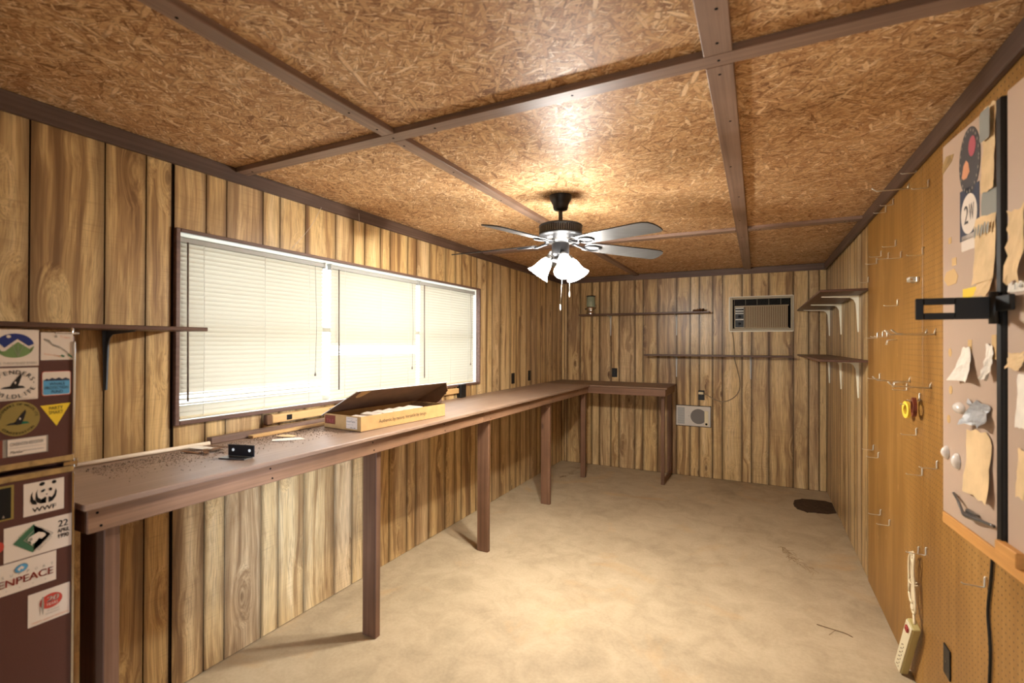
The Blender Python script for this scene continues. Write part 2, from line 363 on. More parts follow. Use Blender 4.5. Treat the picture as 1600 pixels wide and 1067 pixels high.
_txt = {}
def text_mesh(body):
    if body in _txt: return _txt[body]
    cu = bpy.data.curves.new('t', 'FONT'); cu.body = body; cu.align_x = 'CENTER'; cu.align_y = 'CENTER'; cu.resolution_u = 3
    o = bpy.data.objects.new('t', cu); COL.objects.link(o); bpy.context.view_layer.update()
    me = bpy.data.meshes.new_from_object(o.evaluated_get(bpy.context.evaluated_depsgraph_get()))
    vs = [(v.co.x, v.co.y) for v in me.vertices]; fs = [tuple(p.vertices) for p in me.polygons]
    bpy.data.objects.remove(o); bpy.data.curves.remove(cu); bpy.data.meshes.remove(me)
    xs = [p[0] for p in vs]; ys = [p[1] for p in vs]
    _txt[body] = (vs, fs, (min(xs), max(xs), min(ys), max(ys))); return _txt[body]
def put_text(mb, body, cx, cy, wid, hei, o, u, v, mi, rot=0, shear=0, bold=0):
    vs, fs, (a, b, c, d) = text_mesh(body); o, u, v = Vector(o), Vector(u), Vector(v); out = []
    for off in ([0] if not bold else [-bold, bold]):
        out = []
        for x, y in vs:
            X = ((x - (a + b) / 2) / (b - a)) * wid + off; Y = ((y - (c + d) / 2) / (d - c)) * hei; X += shear * Y
            out.append(o + u * (cx + X * math.cos(rot) - Y * math.sin(rot)) + v * (cy + X * math.sin(rot) + Y * math.cos(rot)))
        mb.add(out, fs, mi)
def arc_text(mb, body, cx, cy, rx, ry, a0, a1, size, o, u, v, mi):
    n = len(body)
    for i, ch in enumerate(body):
        if ch == ' ': continue
        a = a0 + (a1 - a0) * (i + .5) / n; rot = math.atan2(math.sin(a) / ry, math.cos(a) / rx) - PI / 2
        if a1 > a0: rot += PI
        q = text_mesh(ch)[2]; put_text(mb, ch, cx + rx * math.cos(a), cy + ry * math.sin(a), (q[1] - q[0]) * size / .7, (q[3] - q[2]) * size / .7, o, u, v, mi, rot, 0, size * .03)

# ------------------------------------------------------------------ the setting
XL, XR, YB, YN = -2.377, .669, 6.220, -.75
ZC, ZT = 2.47, 2.396
BK = .006     # backing lies this far behind the plank faces
floor = struct(MB().box((XL - .15, YN - .1, -.12), (XR + .15, YB + .15, 0)).build('floor', 'floor'))
struct(MB().box((-40, -40, -.16), (40, 40, -.125)).build('ground', 'ground'))

PAT = [.230, .1495, .1037, .155, .1015, .201, .1048, .171]
Y0 = .795
ys = [Y0 - 1.2167]
while ys[-1] < YB: ys += [ys[-1] + sum(PAT[:k + 1]) for k in range(8)]
ys = [Y0 - 2 * 1.2167 + sum(PAT[:k]) for k in range(8)] + ys
ys = sorted(set(round(q, 4) for q in ys if YN < q < YB - .02)) + [YB]
WY0, WY1, WZ0, WZ1 = 1.287, 4.017, 1.2045, 2.1085   # outer edge of the window strip
GAP = .0028
wl = sempty('wall_left')
b = MB()
for (a, c) in (((YN), (WY0 + .012)), ((WY1 - .012), YB + .1)): b.box((XL - .1, a, 0), (XL - BK, c, ZC + .05))
b.box((XL - .1, WY0, 0), (XL - BK, WY1, WZ0 + .012)); b.box((XL - .1, WY0, WZ1 - .012), (XL - BK, WY1, ZC + .05))
b.build('wall_backing', 'backing', wl)
prev = YN
for y in ys:
    a, c = prev + GAP, y - GAP; prev = y
    if c - a < .01: continue
    mb = MB(); x0, x1 = XL - BK, XL; uv = (a, c, 1)
    segs = []
    if c <= WY0 + .03 or a >= WY1 - .03: segs = [(a, c, 0.004, ZC - .01)]
    else:
        p, q = max(a, WY0 + .004), min(c, WY1 - .004)
        if a < WY0 - .02: segs.append((a, WY0 + .004, .004, ZC - .01))
        if c > WY1 + .02: segs.append((WY1 - .004, c, .004, ZC - .01))
        segs += [(p, q, .004, WZ0 + .004), (p, q, WZ1 - .004, ZC - .01)]
    for (p, q, z0, z1) in segs: mb.box((x0, p, z0), (x1, q, z1), uvaxis=uv)
    mb.build('plank', 'plank', wl)

wb = sempty('wall_back')
AX0, AX1, AZ0, AZ1 = -.287, .350, 1.744, 2.130     # air conditioner sleeve
b = MB()
b.box((XL - .1, YB + BK, 0), (AX0 + .02, YB + .1, ZC + .05)); b.box((AX1 - .02, YB + BK, 0), (XR + .1, YB + .1, ZC + .05))
b.box((AX0, YB + BK, 0), (AX1, YB + .1, AZ0 + .02)); b.box((AX0, YB + BK, AZ1 - .02), (AX1, YB + .1, ZC + .05))
b.build('wall_backing', 'backing', wb)
xs = [v * 1.0917 for v in (-1.935, -1.785, -1.695, -1.553, -1.456, -1.27, -1.177, -1.014, -.807, -.665, -.57, -.433, -.338, -.147, -.055, .106, .324, .458, .548)] + [XR]
xs = [-2.336, -2.30] + xs
prev = XL
for x in xs:
    a, c = prev + GAP, x - GAP; prev = x
    mb = MB(); uv = (a, c, 0)
    if c <= AX0 + .03 or a >= AX1 - .03: segs = [(a, c, .004, ZC - .01)]
    else:
        p, q = max(a, AX0 + .01), min(c, AX1 - .01); segs = [(p, q, .004, AZ0 + .01), (p, q, AZ1 - .01, ZC - .01)]
        if a < AX0: segs.append((a, AX0 + .01, .004, ZC - .01))
        if c > AX1: segs.append((AX1 - .01, c, .004, ZC - .01))
    for (p, q, z0, z1) in segs: mb.box((p, YB, z0), (q, YB + BK, z1), uvaxis=uv)
    mb.build('plank', 'plank', wb)

wr = sempty('wall_right')
YP = 3.997
MB().box((XR + BK, YN, 0), (XR + .1, YB + .1, ZC + .05)).build('wall_backing', 'backing', wr)
yy = [YB]; k = 3
while yy[-1] > YP + .03: yy.append(yy[-1] - PAT[k % 8]); k += 1
yy[-1] = YP; yy = yy[::-1]
for a, c in zip(yy[:-1], yy[1:]):
    a, c = a + GAP, c - GAP
    MB().box((XR, a, .004), (XR + BK, c, ZC - .01), uvaxis=(a, c, 1)).build('plank', 'plank', wr)
for a, c in ((2.789, YP), (1.57, 2.786), (.351, 1.567), (YN, .348)):
    MB().bbox((XR - .006, a + .0012, .006), (XR + BK, c - .0012, ZC - .012), .0015).build('pegboard_sheet', 'peg', wr)

wn = sempty('wall_near')   # near wall with the open doorway the photograph is taken from
b = MB(); b.box((XL - .1, YN - .1, 0), (-.32, YN, ZC + .05)); b.box((.36, YN - .1, 0), (XR + .1, YN, ZC + .05)); b.box((-.32, YN - .1, 2.04), (.36, YN, ZC + .05))
b.build('wall_backing', 'plank', wn)

# ceiling: strand boards between battens
ce = struct(MB().box((XL - .15, YN - .1, ZC + .012), (XR + .15, YB + .15, ZC + .1)).build('ceiling', 'backing'))
BX = [(-1.400, -1.336), (-.146, -.066)]; BY = [(-.93, -.86), (1.567, 1.633), (4.045, 4.125)]
cx = [XL - .02, -1.368, -.106, XR + .02]; cy = [YN - .05, 1.60, 4.085, YB + .02]
for i in range(3):
    for j in range(3):
        MB().box((cx[i] + .002, cy[j] + .002, ZC), (cx[i + 1] - .002, cy[j + 1] - .002, ZC + .011)).build('strand_board', 'osb', ce)
BT = ZC - .024
def nailed(mb, spots, z, mi=1):
    for x, y in spots: mb.lathe([(.0048, 0), (.0048, .001)], (x, y, z - .0008), 8, mi)
for x0, x1 in BX:
    segs = [(YN, BY[1][0] - .0015), (BY[1][1] + .0015, YB - .022)]
    for a, c in segs:
        mb = MB().bbox((x0, a, BT), (x1, c, ZC + .001), .002)
        sp = [(((x0 + x1) / 2 + random.uniform(-.012, .012)), y) for y in (a + .05, a + .42, a + .95, a + 1.5, a + 2.1, a + 2.7, c - .06) if a < y < c]
        nailed(mb, sp, BT); mb.build('batten', ['batten', 'darkbox'], ce)
for y0, y1 in BY[1:]:
    edges = [XL + .022, XR - .024] if y0 < 3 else [XL + .022, BX[0][0] - .0015, BX[0][1] + .0015, BX[1][0] - .0015, BX[1][1] + .0015, XR - .024]
    for a, c in zip(edges[::2], edges[1::2]):
        mb = MB().bbox((a, y0, BT), (c, y1, ZC + .001), .002)
        nailed(mb, [(x, (y0 + y1) / 2) for x in (a + .08, (a + c) / 2 - .3, (a + c) / 2 + .28, c - .1, -.106, -1.368) if a < x < c], BT)
        mb.build('batten', ['batten_x', 'darkbox'], ce)
# wall-top trim boards
struct(MB().bbox((XL + .0005, YN, ZT), (XL + .021, YB, ZC - .001), .003).build('trim_1', 'trim'))
struct(MB().bbox((XL + .022, YB - .02, ZT), (XR - .024, YB - .0005, ZC - .001), .003).build('trim_2', mat_brown('brown_stained_trim_back', (100, 78, 66), .5, 'x')))
struct(MB().bbox((XR - .030, YN, ZT - .004), (XR - .0065, YB, ZC - .001), .004).build('trim_3', 'trim'))

# window in the left wall
win = sempty('window_1')
def strip(a, b): MB().bbox(a, b, .003).build('window_frame', 'frame', win)
SX0, SX1 = XL - .005, XL + .020
strip((SX0, WY0, WZ0), (SX1, WY0 + .02, WZ1)); strip((SX0, WY1 - .02, WZ0), (SX1, WY1, WZ1))
strip((SX0, WY0 + .02, WZ0), (SX1, WY1 - .02, WZ0 + .018)); strip((SX0, WY0 + .02, WZ1 - .016), (SX1, WY1 - .02, WZ1))
b = MB(); JX = XL - .13
bs = MB(); bs.box((JX, WY0 + .012, WZ0 + .006), (XL - .006, WY0 + .0195, WZ1 - .006)); MB().box((XL - .022, WY1 - .0195, WZ0 + .006), (XL - .006, WY1 - .012, WZ1 - .006)).build('window_jamb', 'frame', win); MB().box((JX, WY1 - .0195, WZ0 + .006), (XL - .0225, WY1 - .012, WZ1 - .006)).build('window_jamb', 'white', win); bs.build('window_jamb', 'frame', win)
b.box((JX, WY0 + .012, WZ0 + .006), (XL - .006, WY1 - .012, WZ0 + .016)); b.box((JX, WY0 + .012, WZ1 - .014), (XL - .006, WY1 - .012, WZ1 - .006))
b.build('window_jamb', 'white', win)
b = MB()
for z, h in ((WZ0 + .016, .03), (1.655, .028), (WZ1 - .024, .009)): b.box((JX, WY0 + .02, z), (JX + .03, WY1 - .02, z + h))
for y in (WY0 + .02, 3.99 - .03): b.box((JX, y, WZ0 + .016), (JX + .03, y + .03, WZ1 - .014))
b.build('sash_frame', 'white', win)
MB().box((JX + .012, WY0 + .021, WZ0 + .02), (JX + .016, WY1 - .021, WZ1 - .02)).build('pane', 'pane', win)

# ------------------------------------------------------------------ blinds
def blind(y0, y1, label, wand_y, wand_len, opened, zbot, droop=0):
    xb = XL - .014; t = thing('venetian_blind', (xb, (y0 + y1) / 2, WZ0 + .02), label, 'blind', 'white window blinds')
    MB().bbox((xb - .014, y0 - .004, 2.048), (xb + .016, y1 + .004, 2.073), .003).build('headrail', 'headrail', t)
    for y in (y0 - .006, y1 + .006): MB().bbox((xb - .016, y - .007, 2.042), (xb + .0185, y + .007, 2.078), .002).build('headrail_bracket', 'headrail', t)
    z = 2.039; pitch = .0218; me = None; k = 0
    while z > zbot + .022:
        op = any(abs(z - q) < w_ for q, w_ in opened)
        if not (op and droop < 0):
            th = .98 if not op else .12
            cs = []
            for i in range(5):
                s_ = (i / 4 - .5) * .033; bow = .003 * (1 - (i / 2 - 1) ** 2)
                cs.append((-s_ * math.cos(th) + bow * math.sin(th), s_ * math.sin(th) + bow * math.cos(th)))
            jit = random.uniform(-.0007, .0007)
            key = op
            mb = MB(); n = 5
            for yy_ in (y0, y1):
                for a, c in cs: mb.v.append((xb + a, yy_, z + c))
            for i in range(4):
                mb.f.append((i, i + 1, n + i + 1, n + i))
            mb.mi = [0] * len(mb.f); mb.sm = [True] * len(mb.f)
            if me is None or op != me[0]:
                o = mb.build('slat', 'slat', t); me = (op, o.data, z); 
            else:
                o = bpy.data.objects.new('slat', me[1]); COL.objects.link(o); o.parent = t; o.location = (0, 0, z - me[2])
            o.location.z += jit
        z -= pitch; k += 1
    MB().bbox((xb - .011, y0 + .002, zbot), (xb + .012, y1 - .002, zbot + .014), .003).build('bottom_rail', 'ivory', t)
    for f in (.13, .52, .87):
        y = y0 + (y1 - y0) * f; MB().tube([(xb + .0135, y, 2.05), (xb + .0145, y + .004, zbot + .4), (xb + .0135, y, zbot + .01)], .0011, 5).build('ladder_cord', 'white', t)
    MB().tube([(xb + .022, wand_y, 2.05), (xb + .024, wand_y + .003, 2.05 - wand_len)], .0042, 6).build('tilt_wand', 'wand', t)
    y = y1 - .07; MB().tube([(xb + .0185, y, 2.045), (xb + .0195, y + .012, 1.7), (xb + .0185, y + .004, 1.40)], .0012, 5).lathe([(.002, .02), (.006, 0), (.004, -.004)], (xb + .0185, y + .004, 1.39), 8).build('lift_cord', 'wand', t)
blind(1.316, 2.150, 'largest white blind at the left, beside the long bare wall shelf', 1.345, .74, [(1.318, .024)], 1.2275)
blind(2.212, 3.070, 'middle white blind with one bright gap between its slats', 2.262, .76, [(1.548, .033)], 1.2275)
blind(3.112, 3.925, 'white blind farthest from the fridge, above the flat cardboard box lid end', 3.150, .74, [], 1.2275)

# ------------------------------------------------------------------ workbench
wbk = thing('workbench', (-2.0, 3.2, 0), 'long brown L-shaped workbench under the window, open below on square legs', 'workbench')
ZB = 1.103
MB().bbox((XL + .001, .715, ZB - .019), (-1.765, 5.548, ZB), .003).build('worktop', 'bench_top', wbk)
MB().bbox((XL + .001, 5.55, ZB - .019), (-.885, YB - .001, ZB), .003).build('worktop', 'bench_top_x', wbk)
def rail(a, c, m, spots=()):
    mb = MB().bbox(a, c, .003)
    for (x, y, z, ax) in spots:
        mt = Matrix.Translation((x, y, z)) @ (Matrix.Rotation(PI / 2, 4, 'Y') if ax == 'x' else Matrix.Rotation(PI / 2, 4, 'X'))
        mb.lathe([(.004, -.001), (.004, .001)], (0, 0, 0), 8, 1, mt)
    mb.build('rail', [m, 'darkbox'], wbk)
sp = [(-1.795, y + d, ZB - .03 - dz, 'x') for y in (.76, 1.35, 1.95, 2.6, 3.2, 3.9, 4.45, 5.2) for d, dz in ((0, .008), (.01, .05))]
rail((-1.822, .735, ZB - .098), (-1.795, 3.105, ZB - .0195), 'bench', [s for s in sp if s[1] < 3.09]); rail((-1.822, 3.107, ZB - .098), (-1.795, 5.585, ZB - .0195), 'bench', [s for s in sp if s[1] > 3.11])
rail((XL + .002, .735, ZB - .098), (-1.8225, .773, ZB - .0195), 'bench_x')
rail((-1.7945, 5.565, ZB - .098), (-.905, 5.603, ZB - .0195), 'bench_x')
rail((-.943, 5.6035, ZB - .098), (-.905, YB - .002, ZB - .0195), 'bench')
for (a, c) in (((-1.975, .790), (-1.823, .834)), ((-1.918, 2.008), (-1.8235, 2.045)), ((-1.918, 3.222), (-1.8235, 3.258)), ((-1.918, 4.452), (-1.8235, 4.489)), ((-1.880, 5.548), (-1.8235, 5.60))):
    MB().bbox((a[0], a[1], .001), (c[0], c[1], ZB - .0195), .003).build('leg', 'leg', wbk)
MB().bbox((-.972, 5.672, .001), (-.934, 5.702, ZB - .0195), .003).build('leg', 'leg', wbk)
MB().bbox((-.985, YB - .04, .001), (-.932, YB - .002, ZB - .0195), .003).build('leg', 'leg', wbk)
MB().bbox((-.968, 5.7025, .002), (-.938, YB - .0405, .036), .003).build('floor_brace', 'bench', wbk)

# ------------------------------------------------------------------ fridge with stickers
XF = -1.75; FY0, FY1 = -.02, .690
fr = thing('refrigerator', (-2.05, .33, 0), 'old maroon refrigerator covered in stickers at the end of the workbench', 'refrigerator')
MB().bbox((XL + .03, FY0, .02), (XF - .062, FY1 + .008, 1.612), .008).build('cabinet', 'maroon', fr)
def fdoor(name, z0, z1, brass_at):
    d = MB().bbox((XF - .058, FY0, z0), (XF, FY1 - .004, z1), .006).build(name, 'maroon', fr)
    zz = (z0 + .001, z0 + .017) if brass_at == 'bottom' else (z1 - .017, z1 - .001)
    MB().bbox((XF - .05, FY0 + .002, zz[0]), (XF + .003, FY1 - .006, zz[1]), .002).build('edge_trim', 'brass', d)
    MB().bbox((XF - .006, FY1 - .0105, z0 + .02), (XF + .0035, FY1 - .0045, z1 - .02), .001).build('edge_strip', 'chrome', d)
    return d
d1 = fdoor('freezer_door', 1.246, 1.606, 'bottom'); d2 = fdoor('fridge_door', .06, 1.232, 'top')
h = MB(); h.bbox((XF - .055, FY1 - .05, 1.607), (XF + .002, FY1 + .004, 1.613), .001); h.lathe([(.006, 0), (.006, .014), (.003, .018)], (XF - .02, FY1 - .006, 1.608), 10); h.build('hinge', 'chrome', fr)
h = MB(); h.bbox((XF - .04, FY1 - .03, 1.2335), (XF + .003, FY1 + .003, 1.2445), .001); h.lathe([(.006, -.012), (.006, .012)], (XF - .003, FY1 - .002, 1.239), 10); h.build('hinge', 'chrome', fr)
E = .0006
class Sticker:
    """flat printed sticker on the fridge front, drawn in metres (u along the wall, v up)"""
    def __init__(s, mats): s.mb = MB(); s.mats = mats; s.k = 1
    def P(s, pts, mat, layer=1): s.mb.poly(pts, (XF + E * layer, 0, 0), (0, 1, 0), (0, 0, 1), s.mats.index(mat)); return s
    def T(s, body, cx, cy, w_, h_, mat, layer=3, rot=0, shear=0, bold=0): put_text(s.mb, body, cx, cy, w_, h_, (XF + E * layer, 0, 0), (0, 1, 0), (0, 0, 1), s.mats.index(mat), rot, shear, bold); return s
    def A(s, body, cx, cy, rx, ry, a0, a1, size, mat, layer=3): arc_text(s.mb, body, cx, cy, rx, ry, a0, a1, size, (XF + E * layer, 0, 0), (0, 1, 0), (0, 0, 1), s.mats.index(mat)); return s
    def done(s, parent, label):
        o = s.mb.build('sticker', s.mats, parent); o['label'] = label; return o
def base(s, pts, mat):
    s.mb.prism(pts, (XF, 0, 0), (0, 1, 0), (0, 0, 1), E, s.mats.index(mat)); return s
# mountains and trees
s = Sticker(['s_white', 's_blue', 's_green', 's_grey']); base(s, rect(.507, 1.520, .606, 1.6165), 's_white')
C = (.558, 1.574, .038, .032)
def on(a): return (C[0] + C[2] * math.cos(a), C[1] + C[3] * math.sin(a))
s.P([on(a * PI / 180) for a in range(8, 173, 6)] + [(.5255, 1.583), (.538, 1.568), (.563, 1.592), (.585, 1.573)], 's_blue', 2)
s.P([on(a * PI / 180) for a in range(-150, -29, 6)] + [(.590, 1.563), (.5635, 1.584), (.540, 1.560)], 's_green', 2)
s.P([on(a * PI / 180) for a in range(174, 222, 6)] + [(.536, 1.556), (.5235, 1.570)], 's_green', 2).P([on(a * PI / 180) for a in range(-36, 1, 6)] + [(.589, 1.566)], 's_green', 2)
s.P(ell(.5455, 1.598, .0045, .004, 14), 's_white', 3)
for k in range(3): s.P([(.5635, 1.545), (.5645, 1.545), (.5645 + .012 * (k - 1), 1.578), (.5635 + .012 * (k - 1), 1.578)], 's_grey', 3)
s.T('OUR THREATENED RIVERS', .560, 1.5275, .084, .006, 's_grey', 2); s.done(d1, 'white sticker with blue sky and green mountain oval')
# lizard
s = Sticker(['s_white', 's_grey', 's_dgreen', 's_peach']); base(s, rect(.610, 1.534, .6805, 1.610), 's_white')
s.P([(.616, 1.594), (.628, 1.590), (.634, 1.579), (.650, 1.572), (.664, 1.560), (.677, 1.545), (.672, 1.549), (.652, 1.567), (.636, 1.573), (.626, 1.584), (.616, 1.590)], 's_grey', 2)
s.P([(.667, 1.553), (.678, 1.544), (.679, 1.538), (.670, 1.545)], 's_dgreen', 3).P([(.654, 1.549), (.662, 1.545), (.659, 1.541), (.653, 1.544)], 's_dgreen', 3).P([(.638, 1.600), (.643, 1.605), (.645, 1.597), (.640, 1.596)], 's_grey', 3)
s.T('Tropic', .662, 1.597, .024, .007, 's_peach', 2, -.1).T('Reserve Costa', .634, 1.5485, .034, .005, 's_peach', 2, -.2); s.done(d1, 'cream sticker with a thin grey lizard')
# wolf, white card
s = Sticker(['s_white', 's_ink', 's_grey']); base(s, rect(.507, 1.430, .605, 1.515), 's_white')
def wolf(s, cx, cy, k, m, tail=None):
    s.P([(cx - .004 * k, cy - .014 * k), (cx + .006 * k, cy - .013 * k), (cx + .011 * k, cy + .002 * k), (cx + .015 * k, cy + .018 * k), (cx + .0135 * k, cy + .026 * k), (cx + .010 * k, cy + .020 * k), (cx + .003 * k, cy + .010 * k), (cx - .003 * k, cy + .001 * k), (cx - .007 * k, cy - .008 * k)], m, 2)
    s.P([(cx - .004 * k, cy - .013 * k), (cx - .005 * k, cy - .006 * k), (cx - .018 * k, cy - .008 * k), (cx - .024 * k, cy - .012 * k)], m, 2)
    s.P([(cx + .005 * k, cy - .013 * k), (cx + .022 * k, cy - .012 * k), (cx + .018 * k, cy - .007 * k), (cx + .007 * k, cy - .005 * k)], tail or m, 2)
    s.P(ell(cx + .003 * k, cy + .002 * k, .0018 * k, .003 * k, 10), 's_white', 3)
wolf(s, .556, 1.474, 1.05, 's_ink')
s.A('DEFENDERS-', .556, 1.473, .040, .031, PI * .99, -.08, .0105, 's_ink').A('WILDLIFE', .556, 1.473, .041, .033, -PI * .80, -PI * .09, .0105, 's_ink').A('OF', .556, 1.473, .041, .030, PI * 1.03, PI * 1.16, .010, 's_ink')
s.T('1244 NINETEENTH ST NW WASHINGTON DC', .556, 1.4335, .09, .003, 's_grey', 2); s.done(d1, 'white sticker with a black wolf in a ring of letters')
# blue fund
s = Sticker(['s_red', 's_white', 's_sky', 's_navy', 's_ink'])
def rrect(x0, y0, x1, y1, r):
    return [p for cx_, cy_, a in ((x1 - r, y1 - r, 0), (x0 + r, y1 - r, PI / 2), (x0 + r, y0 + r, PI), (x1 - r, y0 + r, 1.5 * PI)) for p in ell(cx_, cy_, r, r, 4, a, a + PI / 2)]
base(s, rrect(.612, 1.435, .6765, 1.503, .006), 's_red'); s.P(rrect(.6135, 1.4365, .675, 1.5015, .005), 's_white', 2).P(rrect(.6155, 1.4385, .673, 1.480, .004), 's_sky', 3)
s.P([(.616, 1.477), (.622, 1.483), (.627, 1.480), (.634, 1.485), (.641, 1.481), (.649, 1.485), (.656, 1.480), (.663, 1.484), (.6725, 1.479), (.672, 1.476)], 's_navy', 4)
s.T('WHALE', .645, 1.468, .034, .008, 's_ink', 5).T('PROTECTION', .644, 1.457, .050, .008, 's_ink', 5).T('FUND', .645, 1.446, .024, .008, 's_ink', 5); s.done(d1, 'small rounded sticker with blue water and red border')
# gold oval
s = Sticker(['s_gold', 's_ink', 's_green', 's_white', 's_teal']); base(s, ell(.566, 1.380, .0435, .0455, 36), 's_gold'); wolf(s, .566, 1.378, 1.0, 's_ink', 's_teal')
s.A('DEFENDERS OF WILDLIFE', .566, 1.380, .037, .0385, PI * .98, PI * .02, .006, 's_ink', 2).A('CONSERVATION', .566, 1.380, .037, .0385, -PI * .8, -PI * .2, .006, 's_ink', 2); s.done(d1, 'gold oval sticker with a dark wolf')
# yellow triangle
s = Sticker(['s_yellow', 's_ink']); base(s, [(.610, 1.409), (.645, 1.350), (.676, 1.412)], 's_yellow'); s.T('PARTY', .6435, 1.4005, .030, .009, 's_ink', 2, .03).T('SMART', .6435, 1.3885, .031, .009, 's_ink', 2, .03); s.done(d1, 'yellow upside-down triangle sticker')
# nameplate
s = Sticker(['s_white', 's_grey', 's_ink', 's_maroon', 's_char']); base(s, rect(.530, 1.282, .627, 1.328), 's_grey')
s.P(rect(.530, 1.282, .536, 1.328), 's_maroon', 2).P(rect(.545, 1.284, .623, 1.3265), 's_white', 2).P(rect(.5435, 1.2825, .545, 1.3275), 's_char', 3).P(rect(.549, 1.3035, .621, 1.3042), 's_grey', 3)
s.T('CONSERVATION ASSOCIATION', .583, 1.314, .066, .009, 's_char', 3).P(rect(.575, 1.2935, .618, 1.2945), 's_ink', 3).T('Member', .564, 1.293, .026, .008, 's_ink', 3, 0, .3); s.done(d1, 'cream name card with two lines')
# panda
s = Sticker(['s_white', 's_black']); base(s, rect(.5775, 1.115, .6625, 1.203), 's_white')
s.P(ell(.6150, 1.1955, .0060, .0050, 16, rot=.4), 's_black', 2).P(ell(.6405, 1.1955, .0050, .0046, 16, rot=-.4), 's_black', 2)
s.P(ell(.6172, 1.1765, .0052, .0032, 16, rot=.6), 's_black', 2).P(ell(.6330, 1.1770, .0036, .0045, 16, rot=.2), 's_black', 2).P([(.6225, 1.1665), (.6275, 1.1665), (.625, 1.163)], 's_black', 2)
s.P([(.6065, 1.1835), (.6045, 1.172), (.6070, 1.160), (.6140, 1.1535), (.6215, 1.1530), (.6225, 1.1415), (.6120, 1.1425), (.6045, 1.1480), (.6015, 1.158), (.6020, 1.172)], 's_black', 2)
s.P([(.6140, 1.1540), (.6220, 1.1590), (.6245, 1.1560), (.6235, 1.1420), (.6140, 1.1430)], 's_black', 2)
s.P([(.6285, 1.1580), (.6360, 1.1545), (.6415, 1.1625), (.6440, 1.1770), (.6465, 1.168), (.6445, 1.155), (.6380, 1.1445), (.6290, 1.1410)], 's_black', 2)
s.P([(.5960, 1.1800), (.5915, 1.1680), (.5910, 1.1540), (.5950, 1.1450), (.6040, 1.1420), (.6040, 1.1480), (.6010, 1.155), (.5975, 1.1565), (.5950, 1.168)], 's_black', 2)
s.T('WWF', .620, 1.1285, .050, .012, 's_black', 2, bold=.0003); s.done(d2, 'white sticker with a black panda emblem')
# earth diamond
s = Sticker(['s_white', 's_dgreen', 's_grey', 's_ink', 's_green']); base(s, rect(.540, 1.006, .6855, 1.097), 's_white')
s.P([(.557, 1.051), (.598, 1.091), (.606, 1.082), (.578, 1.054), (.602, 1.026), (.597, 1.015)], 's_dgreen', 2).P([(.606, 1.082), (.598, 1.091), (.640, 1.054), (.597, 1.015), (.602, 1.025), (.632, 1.053)], 's_grey', 2).P([(.606, 1.080), (.629, 1.053), (.602, 1.028), (.580, 1.054)], 's_dgreen', 3)
s.P([(.604, 1.086), (.599, 1.088), (.637, 1.054), (.599, 1.019), (.603, 1.022), (.634, 1.053)], 's_white', 3)
s.P([(.588, 1.058), (.598, 1.063), (.609, 1.067), (.619, 1.062), (.624, 1.054), (.615, 1.047), (.608, 1.050), (.602, 1.042), (.594, 1.036), (.592, 1.046), (.585, 1.050)], 's_white', 4)
s.P([(.588, 1.055), (.594, 1.057), (.596, 1.050), (.590, 1.047)], 's_grey', 5).T('EARTH DAY', .622, 1.0325, .040, .006, 's_grey', 5, .78).T('EARTH', .579, 1.0735, .026, .006, 's_green', 5, .78)
s.T('22', .6610, 1.0745, .021, .018, 's_ink', 2, bold=.0006).T('APRIL', .6620, 1.055, .026, .011, 's_ink', 2, bold=.0004).T('1990', .6620, 1.040, .022, .012, 's_ink', 2, bold=.0004); s.done(d2, 'long white sticker with a green diamond globe')
# red letters
s = Sticker(['s_white', 's_red', 's_sky', 's_grey', 's_navy']); base(s, rect(.505, .922, .6465, 1.003), 's_white')
s.T('GREENPEACE', .5595, .952, .160, .019, 's_red', 3, 0, 0, .0005); s.P(ell(.574, .9825, .0130, .0100, 20, rot=.3), 's_sky', 3).P([(.566, .982), (.574, .989), (.580, .983), (.576, .978), (.573, .982), (.570, .976)], 's_white', 4).P(ell(.574, .9825, .0138, .0108, 20, rot=.3), 's_navy', 2)
for i, ch in enumerate('SUPPORT'): s.T(ch, .538 + .0165 * i, .970, .005, .007, 's_grey', 3)
for i in range(4): s.T('*', .545 + .026 * i, .933, .003, .004, 's_grey', 3)
s.done(d2, 'white sticker with red capital letters and blue globe')
# red oval, twenty
s = Sticker(['s_white', 's_red', 's_grey', 's_peach', 's_olive' if 's_olive' in M else 's_green']); base(s, rect(.588, .814, .677, .902), 's_white')
s.P(ell(.636, .868, .0245, .0200, 28, rot=.05), 's_red', 2).T('20', .640, .8735, .025, .015, 's_white', 3, 0, .15, .0006).T('YEARS', .638, .8595, .025, .007, 's_white', 3, 0, .15)
s.P([(.617, .886), (.620, .884), (.621, .862), (.619, .838), (.6175, .838), (.615, .862)], 's_grey', 4)
s.T('of action', .640, .843, .026, .004, 's_grey', 3).T('defending the earth', .639, .835, .030, .005, 's_grey', 3).T('TWENTY YEARS OF DEFENDING', .634, .822, .078, .005, 's_peach', 3); s.done(d2, 'white sticker with a red oval number 20')
# dark framed picture, red button
s = Sticker(['s_white', 's_black', 's_grey', 's_gold']); base(s, rect(.500, 1.118, .5585, 1.208), 's_gold'); s.P(rect(.502, 1.122, .553, 1.203), 's_black', 2).P([(.536, 1.126), (.5385, 1.133), (.541, 1.126)], 's_grey', 3); s.done(d2, 'dark sticker with a gold border')
s = Sticker(['s_red', 's_white']); base(s, ell(.529, 1.052, .012, .014, 20), 's_red'); s.done(d2, 'round red sticker')

